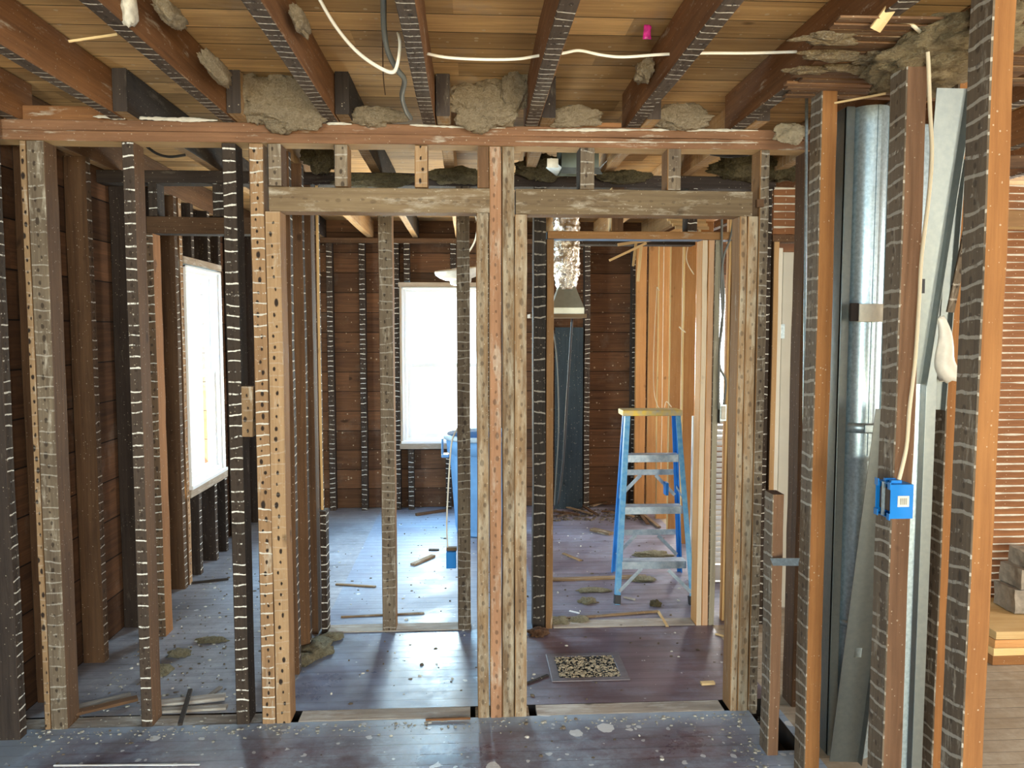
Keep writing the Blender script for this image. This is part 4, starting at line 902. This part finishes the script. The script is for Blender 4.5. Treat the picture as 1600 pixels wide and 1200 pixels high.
for a, b in ((RL, Bl), (RR, Br)):
    m = MB(); m.bar(a-O, b-O, .026, .004, up=(0, 1, 0)); s = 1 if a is RL else -1; m.bar(a-O+Vector((-s*.012, -.014, 0)), b-O+Vector((-s*.012, -.014, 0)), .004, .028, up=(0, 1, 0))
    m.build('rear_rail', BLUEDEEP, ld)
for z in (.235, .545, .845):
    a, b = on(FL, Tl, z)-O, on(FR, Tr, z)-O
    m = MB(); m.box(a.x+.012, b.x-.012, a.y-.006, a.y+.075, z, z+.004).box(a.x+.012, b.x-.012, a.y-.008, a.y-.005, z-.040, z+.004).box(a.x+.012, b.x-.012, a.y+.072, a.y+.075, z-.015, z)
    m.build('step', ALU, ld, bevel=.001)
for z in (.285, .70):
    a, b = on(RL, Bl, z)-O, on(RR, Br, z)-O
    MB().box(a.x+.01, b.x-.01, a.y-.003, a.y+.003, z-.022, z+.014).build('rear_bar', ALU, ld, bevel=.001)
    for s, e in ((1, a), (-1, b)):
        MB().bar(e+Vector((s*.13, -.004, -.02)), e+Vector((s*.005, -.004, -.15)), .022, .003, up=(0, 1, 0)).build('brace', ALU, ld)
a, b = on(FL, Tl, .20)-O, on(FR, Tr, .20)-O
for s, e, f_ in ((1, a, FL), (-1, b, FR)):
    MB().bar(e+Vector((s*.13, -.004, 0)), on(f_, Tl if s > 0 else Tr, .075)-O+Vector((s*.005, -.004, 0)), .020, .003, up=(0, 1, 0)).build('brace', ALU, ld)
a, b = on(FL, Tl, .845)-O, on(FR, Tr, .845)-O
for s, f0, f1, r0, r1 in ((1, FL, Tl, RL, Bl), (-1, FR, Tr, RR, Br)):
    p, q_ = on(f0, f1, .60)-O, on(r0, r1, .60)-O; mid = (p+q_)/2+Vector((-s*.012, 0, -.03))
    MB().bar(p, mid, .003, .018).bar(mid, q_, .003, .018).build('spreader', ALU, ld)
cxm = (TLc.x+TRc.x)/2-O.x
m = MB().box(TLc.x-O.x-.035, TRc.x-O.x+.022, 4.555-O.y, 4.705-O.y, zt-.004, zt+.030)
m.build('top_cap', YEL, ld, bevel=.005)
MB().box(-.02, 0, 4.70-O.y, 4.76-O.y, .76, .84).build('tool_bracket', BLUEDEEP, ld, loc=(.14, 0, -.2), bevel=.003)

# ------------------------------------------------------------------ cables, switch box and louvred shutter on the new wall
def ncab(pts, l): tube('cream_cable', pts, .0045, ROMEX, l, 'cable', flat=.6)
xe = NW-.008
def nx(y, z, dx=0): return Vector((xe-dx, y, z))
ncab([nx(6.16, 2.3), nx(6.16, 1.6), nx(6.15, .9), nx(6.16, .45)], 'cream cable down the pine wall, nearest the far corner')
ncab([nx(5.60, 2.3), nx(5.60, 1.5), nx(5.60, .8), nx(5.60, .4)], 'cream cable down the pine wall, second from the far corner')
ncab([nx(5.22, 2.3), nx(5.22, 1.6), nx(5.22, 1.35)], 'cream cable down the pine wall, third from the far corner')
ncab([nx(6.30, 1.92, .0), nx(6.33, 1.95, .01), nx(6.36, 1.9, .005), nx(6.37, 1.5, .02), nx(6.36, 1.12, .02), nx(6.28, .98, .01), nx(6.2, .95, 0)], 'looped cream cable beside the far corner of the pine wall')
ncab([nx(5.86, 1.0, 0), nx(5.9, 1.04, .03), nx(5.96, .98, .03)], 'short curl of cream cable low on the pine wall')
ncab([nx(5.5, 1.58, .0), nx(5.56, 1.62, .03), nx(5.6, 1.60, .0)], 'short curl of cream cable high on the pine wall')
ncab([nx(5.12, 1.66, .0), nx(5.16, 1.64, .02), nx(5.22, 1.66, .0)], 'short level bit of cream cable on the pine wall')
ncab([nx(5.42, 2.26), nx(5.40, 2.1, .03), nx(5.25, 1.98, .02)], 'slanting cream cable near the top of the pine wall')
ncab([nx(5.20, 1.0, .02), nx(5.19, .94, .02), nx(5.21, .86, .0)], 'short hanging cream cable end by the ladder')
tube('grey_cable', [at(1128, 332, 4.0), at(1128, 400, 3.985), at(1131, 470, 3.985), at(1126, 520, 3.985), at(1124, 570, 3.985), at(1134, 595, 3.985), at(1131, 632, 3.985)], .006, GREYC, 'grey cable down to the small switch box', 'cable')
tube('grey_cable', [at(1148, 332, 4.0), at(1141, 372, 3.985), at(1131, 400, 3.98), at(1127, 440, 3.98), at(1129, 500, 3.98), at(1124, 550, 3.98), at(1123, 640, 3.98)], .006, GREYC, 'second grey cable crossing the first above the switch box', 'cable')
sb = thing('switch_box', 'small metal switch box hanging on cables right of the stepladder', 'electrical box', at(1130, 645, 3.98))
MB().box(-.018, .018, 0, .04, -.045, .045).build('box_body', STEEL, sb, bevel=.002)
MB().box(-.012, .012, -.006, 0, -.035, .035).build('receptacle', plain('ivory', (.6, .58, .5), .4), sb, bevel=.002)
MB().box(-.022, -.018, -.004, .04, -.055, .055).build('bracket', BLACKC, sb)
sh = thing('louvred_shutter', 'narrow white louvred shutter standing before the nearest pine stud', 'shutter', (X(1122, 4.72), 4.72, .01))
m = MB(); m.box(-.16, -.13, -.012, .012, 0, 1.05).box(.13, .16, -.012, .012, 0, 1.05).box(-.13, .13, -.012, .012, 0, .10).box(-.13, .13, -.012, .012, 1.0, 1.05)
m.build('shutter_frame', WHITE, sh)
m = MB()
for k in range(26):
    z = .115+k*.034; m.quadstrip([[(-.13, -.012, z), (.13, -.012, z)], [(-.13, .010, z+.022), (.13, .010, z+.022)]])
m.build('louvres', WHITE, sh, solid=.003)
sh.rotation_euler = (0, 0, radians(0))

# ------------------------------------------------------------------ floor register
rg = thing('floor_register', 'wide metal floor register full of debris in the second doorway room', 'register', (.545, 3.52, 0))
m = MB(); m.box(-.18, .18, -.148, -.115, 0, .006).box(-.18, .18, .115, .148, 0, .006).box(-.18, -.142, -.115, .115, 0, .006).box(.142, .18, -.115, .115, 0, .006)
m.build('register_frame', plain('painted_register', (.17, .15, .17), .45, .3), rg, bevel=.002)
MB().box(-.142, .142, -.115, .115, .0005, .001).build('register_shade_sheet', plain('black_shade_sheet', (.012, .013, .014), .8), rg)  # flat black sheet stands in for the shade inside the register
m = MB()
for k in range(15): m.box(-.142+k*.0196, -.142+k*.0196+.004, -.115, .115, .001, .005)
for k in range(5): m.box(-.142, .142, -.10+k*.048, -.097+k*.048, .001, .004)
m.build('grille', plain('black_grille', (.03, .03, .032), .6), rg)
def crumbs(name, n, region, smin, smax, mat, zf=None, parent=None, seed=1, label=None, cat=None, off=(0, 0, 0), squash=.6):
    rr = random.Random(seed); vs, fs = [], []
    for i in range(n):
        x, y = region(rr)
        s = smin+(smax-smin)*rr.random()**3; b = len(vs); a0 = rr.random()*6
        k = 5; h_ = s*squash*(.5+rr.random()); el = .5+rr.random()
        for j in range(k):
            a = a0+2*pi*j/k; q = s*(.7+.6*rr.random()); vs.append((x+q*cos(a)*el, y+q*sin(a), .0004+off[2]))
        for j in range(k):
            a = a0+2*pi*j/k; q = s*.7*(.6+.6*rr.random()); vs.append((x+q*cos(a)*el, y+q*sin(a), off[2]+h_))
        for j in range(k): fs.append((b+j, b+(j+1) % k, b+k+(j+1) % k, b+k+j))
        fs.append(tuple(b+k+j for j in range(k)))
    o = link(name, from_pydata(vs, fs), mat, parent); o['kind'] = 'stuff'
    if label: tag(o, label, cat)
    return o
crumbs('register_debris', 700, lambda r: (r.uniform(-.140, .140), r.uniform(-.113, .113)), .003, .009, plain('tan_crumbs', (.42, .36, .26), .95, 0, .2, 60), parent=rg, seed=5, off=(0, 0, .004))

# ------------------------------------------------------------------ thresholds, scraps and debris
def board(p, q, w, t, mat, label, cat='board', name='wood_scrap', z=None, group=None):
    p, q = Vector(p), Vector(q); p.z = q.z = (t/2+.001) if z is None else z
    return timber(name, p, q, w, t, mat, label, cat, group, facing=(0, 0, 1), step=.06, bev=.0015, jit=.0012)
yt = (H0+H1)/2
board((X(470, yt, 1130), yt, 0), (X(735, yt, 1130), yt, 0), .088, .02, W_SILL, 'pale threshold board in the first door opening', name='threshold', z=-.009)
board((X(838, yt, 1120), yt, 0), (X(1126, yt, 1120), yt, 0), .088, .02, W_SILL, 'pale threshold board in the second door opening', name='threshold', z=-.009)
board((-1.86, yt, 0), (-.80, yt, 0), .088, .02, W_SILL, 'broken dirty sole plate of the left bays', name='sole_plate', z=-.012)
board((X(743, yt, 1120), yt, 0), (X(826, yt, 1120), yt, 0), .088, .02, W_MOTT, 'sole plate piece under the central post cluster', name='sole_plate', z=-.011)
board((X(1147, yt, 1110), yt, 0), (1.20, yt, 0), .088, .02, W_MOTT, 'sole plate piece under the studs right of the second opening', name='sole_plate', z=-.011)
board((-.79, YS+.05, 0), (-.01, YS+.05, 0), .10, .006, W_SILL, 'pale worn strip across the floor under the free-standing studs', name='threshold')
board((.44, YS+.05, 0), (1.21, YS+.05, 0), .10, .006, W_SILL, 'pale worn strip across the floor of the stepladder opening', name='threshold')
board(G(92, 1116), G(205, 1090), .05, .014, W_SILL, 'pale broken board lying in the far left bay')
board(G(80, 1131), G(215, 1098), .04, .012, W_BROWN, 'long brown broken board slanting across the left bay', z=.022)
board(G(245, 1104), G(352, 1092), .05, .016, W_SILL, 'pale broken plate between the two dark studs')
board(G(240, 1113), G(355, 1107), .035, .012, W_SILL, 'lower pale board between the two dark studs')
board(G(282, 1143), G(298, 1088), .018, .012, W_DARK, 'dark crooked stick lying across the sole plate, left', z=.03)
board(G(84, 1197), G(312, 1196), .008, .004, WHITE, 'thin white strip on the floor at the lower left', name='plastic_strip')
board(G(237, 997), G(256, 987), .012, .006, W_NEWEDGE, 'small yellow splinter on the floor by the free-standing dark stud')
board(G(300, 912), G(357, 906), .02, .01, W_DARK, 'dark stick on the floor near the left window')
board(G(325, 1090), G(345, 1075), .02, .008, W_SILL, 'small pale chip beside the dark stud')
board(G(533, 965), G(663, 959), .014, .008, W_SCRAP, 'long thin lath lying left and right of the middle stud')
board(G(525, 914), G(587, 918), .022, .008, W_SCRAP, 'broken lath on the far floor left of the middle stud')
board(G(645, 884), G(677, 870), .04, .015, W_SCRAP, 'short wood block on the far floor left of the blue box')
board(G(670, 860), G(686, 860), .03, .008, W_DARK, 'small dark chip on the far floor')
board(G(650, 806), G(698, 799), .03, .02, W_BROWN, 'reddish brown piece of wood left of the blue bin')
board(G(665, 1127), G(735, 1125), .008, .008, W_RED, 'thin reddish strip on the first threshold', z=.006)
board(G(868, 969), G(1028, 957), .018, .010, W_SCRAP, 'long dusty lath on the floor before the ladder')
board(G(1028, 956), G(1042, 980), .016, .006, W_SPLINT, 'pale splinter right of the long dusty lath')
board(G(1095, 1070), G(1116, 1069), .024, .012, W_SPLINT, 'small cream wood chip on the red floor')
board(G(822, 1069), G(856, 1056), .014, .006, W_DARK, 'dark curved strip left of the floor register')
board(G(880, 866), G(907, 877), .022, .01, W_SCRAP, 'small wood scrap on the floor left of the ladder')
board(G(925, 829), G(955, 836), .06, .02, W_SCRAP, 'broken wood piece behind the ladder')
board(G(862, 907), G(1010, 902), .045, .012, W_SCRAP, 'long broken board on the floor under the ladder')
board(G(1118, 992), G(1133, 996), .014, .008, W_SPLINT, 'pale chip near the right trimmer studs')
board(G(975, 934), G(992, 938), .016, .008, W_SILL, 'whitish chip before the ladder feet')
board(G(890, 955), G(905, 959), .012, .006, WHITE, 'white broken bit near the black stud')
for i, (a, b) in enumerate((((866, 800), (905, 806)), ((880, 793), (925, 806)), ((905, 790), (932, 807)), ((925, 795), (968, 782)), ((940, 800), (985, 803)), ((985, 790), (1030, 826)), ((995, 800), (1012, 822)), ((955, 805), (990, 812)), ((870, 808), (890, 802)))):
    board(G(*a), G(*b), .03, .012, W_SCRAP if i % 2 else W_BROWN, 'broken lath in the rubble along the back wall behind the ladder', z=.008+.006*(i % 4), group='broken laths along the back wall')
def fc_(px, py, s, l, seed, mat=INSF, sub=4):
    c = G(px, py); c.z = s[2]*.35
    return clump('insulation_clump', c, s, mat, l, seed, sub, amp=.6, cut=.0015)
fc_(497, 1018, (.075, .10, .035), 'yellowish wool heap on the floor beside the short partition', 31)
fc_(515, 1000, (.06, .05, .025), 'smaller yellowish wool heap behind the first one', 32)
fc_(478, 1035, (.04, .05, .03), 'wool tuft at the foot of the nearer brown stud', 33)
fc_(250, 1052, (.05, .04, .028), 'greenish wool tuft between the two dark studs', 34)
fc_(280, 1024, (.05, .035, .022), 'grey wool tuft on the floor left', 35)
fc_(332, 1002, (.07, .03, .015), 'flat wool tuft near the dark stud', 36)
fc_(842, 992, (.05, .04, .028), 'brown wool tuft left of the black stud foot', 37, plain('brown_fluff', (.13, .07, .04), 1, 0, .3, 60, .8))
fc_(870, 973, (.06, .05, .022), 'wool heap right of the black stud foot', 38)
fc_(905, 970, (.05, .04, .018), 'small wool heap on the long dusty lath', 39)
fc_(917, 941, (.045, .04, .018), 'wool tuft left of the ladder foot', 40)
fc_(925, 923, (.09, .04, .012), 'flat wool spread left of the ladder', 41)
fc_(1005, 907, (.07, .04, .018), 'wool tuft under the ladder', 42)
fc_(1020, 868, (.12, .05, .022), 'wool spread behind the ladder', 43)
fc_(1024, 946, (.03, .03, .02), 'dark wool knot at the end of the long lath', 44, INSG)
fc_(985, 800, (.12, .10, .05), 'dark wool and rubble in the corner behind the ladder', 45, INSG)
CR = plain('plaster_crumbs', (.66, .66, .62), .95, 0, .15, 40)
CRD = plain('dark_crumbs', (.16, .13, .10), .95, 0, .2, 40)
def strewn(r):
    k = r.random()
    if k < .30: return (r.uniform(-1.72, -.85), r.uniform(3.2, 5.6))
    if k < .52: return (r.uniform(-.78, .3), r.uniform(3.2, 6.6))
    if k < .80: return (r.uniform(.25, 1.5), r.uniform(3.2, 6.6))
    if k < .86: return (r.uniform(-1.7, 1.25), r.uniform(2.55, 3.06))
    return (r.uniform(-1.7, -.9), r.uniform(3.2, 4.4))
def edge(r):
    if r.random() < .75: return (r.uniform(-1.75, 1.28), 3.03+abs(r.gauss(0, 1))*-.045+.02)
    return (r.uniform(-1.75, -.85), r.uniform(3.0, 3.35))
def nearw(r):
    if r.random() < .5: return (-1.70+abs(r.gauss(0, .10)), r.uniform(2.5, 5.5))
    return (1.10-abs(r.gauss(0, .06)), r.uniform(2.6, 3.05))
crumbs('plaster_crumbs', 700, strewn, .0010, .010, CR, seed=11, label='white plaster crumbs strewn over all the floors', cat='debris')
crumbs('dirt_crumbs', 1300, strewn, .0015, .010, CRD, seed=12, label='dark dirt crumbs strewn over all the floors', cat='debris')
crumbs('rubble_line', 900, edge, .0015, .008, plain('grey_rubble', (.42, .42, .38), .95, 0, .25, 50), seed=13, label='grey rubble along the foot of the front partition', cat='debris')
crumbs('rubble_edge', 350, nearw, .0015, .008, plain('grey_rubble_fine', (.36, .35, .31), .95, 0, .25, 50), seed=14, label='fine rubble along the walls left and right', cat='debris')
crumbs('corner_rubble', 500, lambda r: (r.uniform(.6, 1.5), 6.3+abs(r.gauss(0, .2))), .004, .02, CRD, seed=15, label='dark rubble in the far corner behind the ladder', cat='debris')
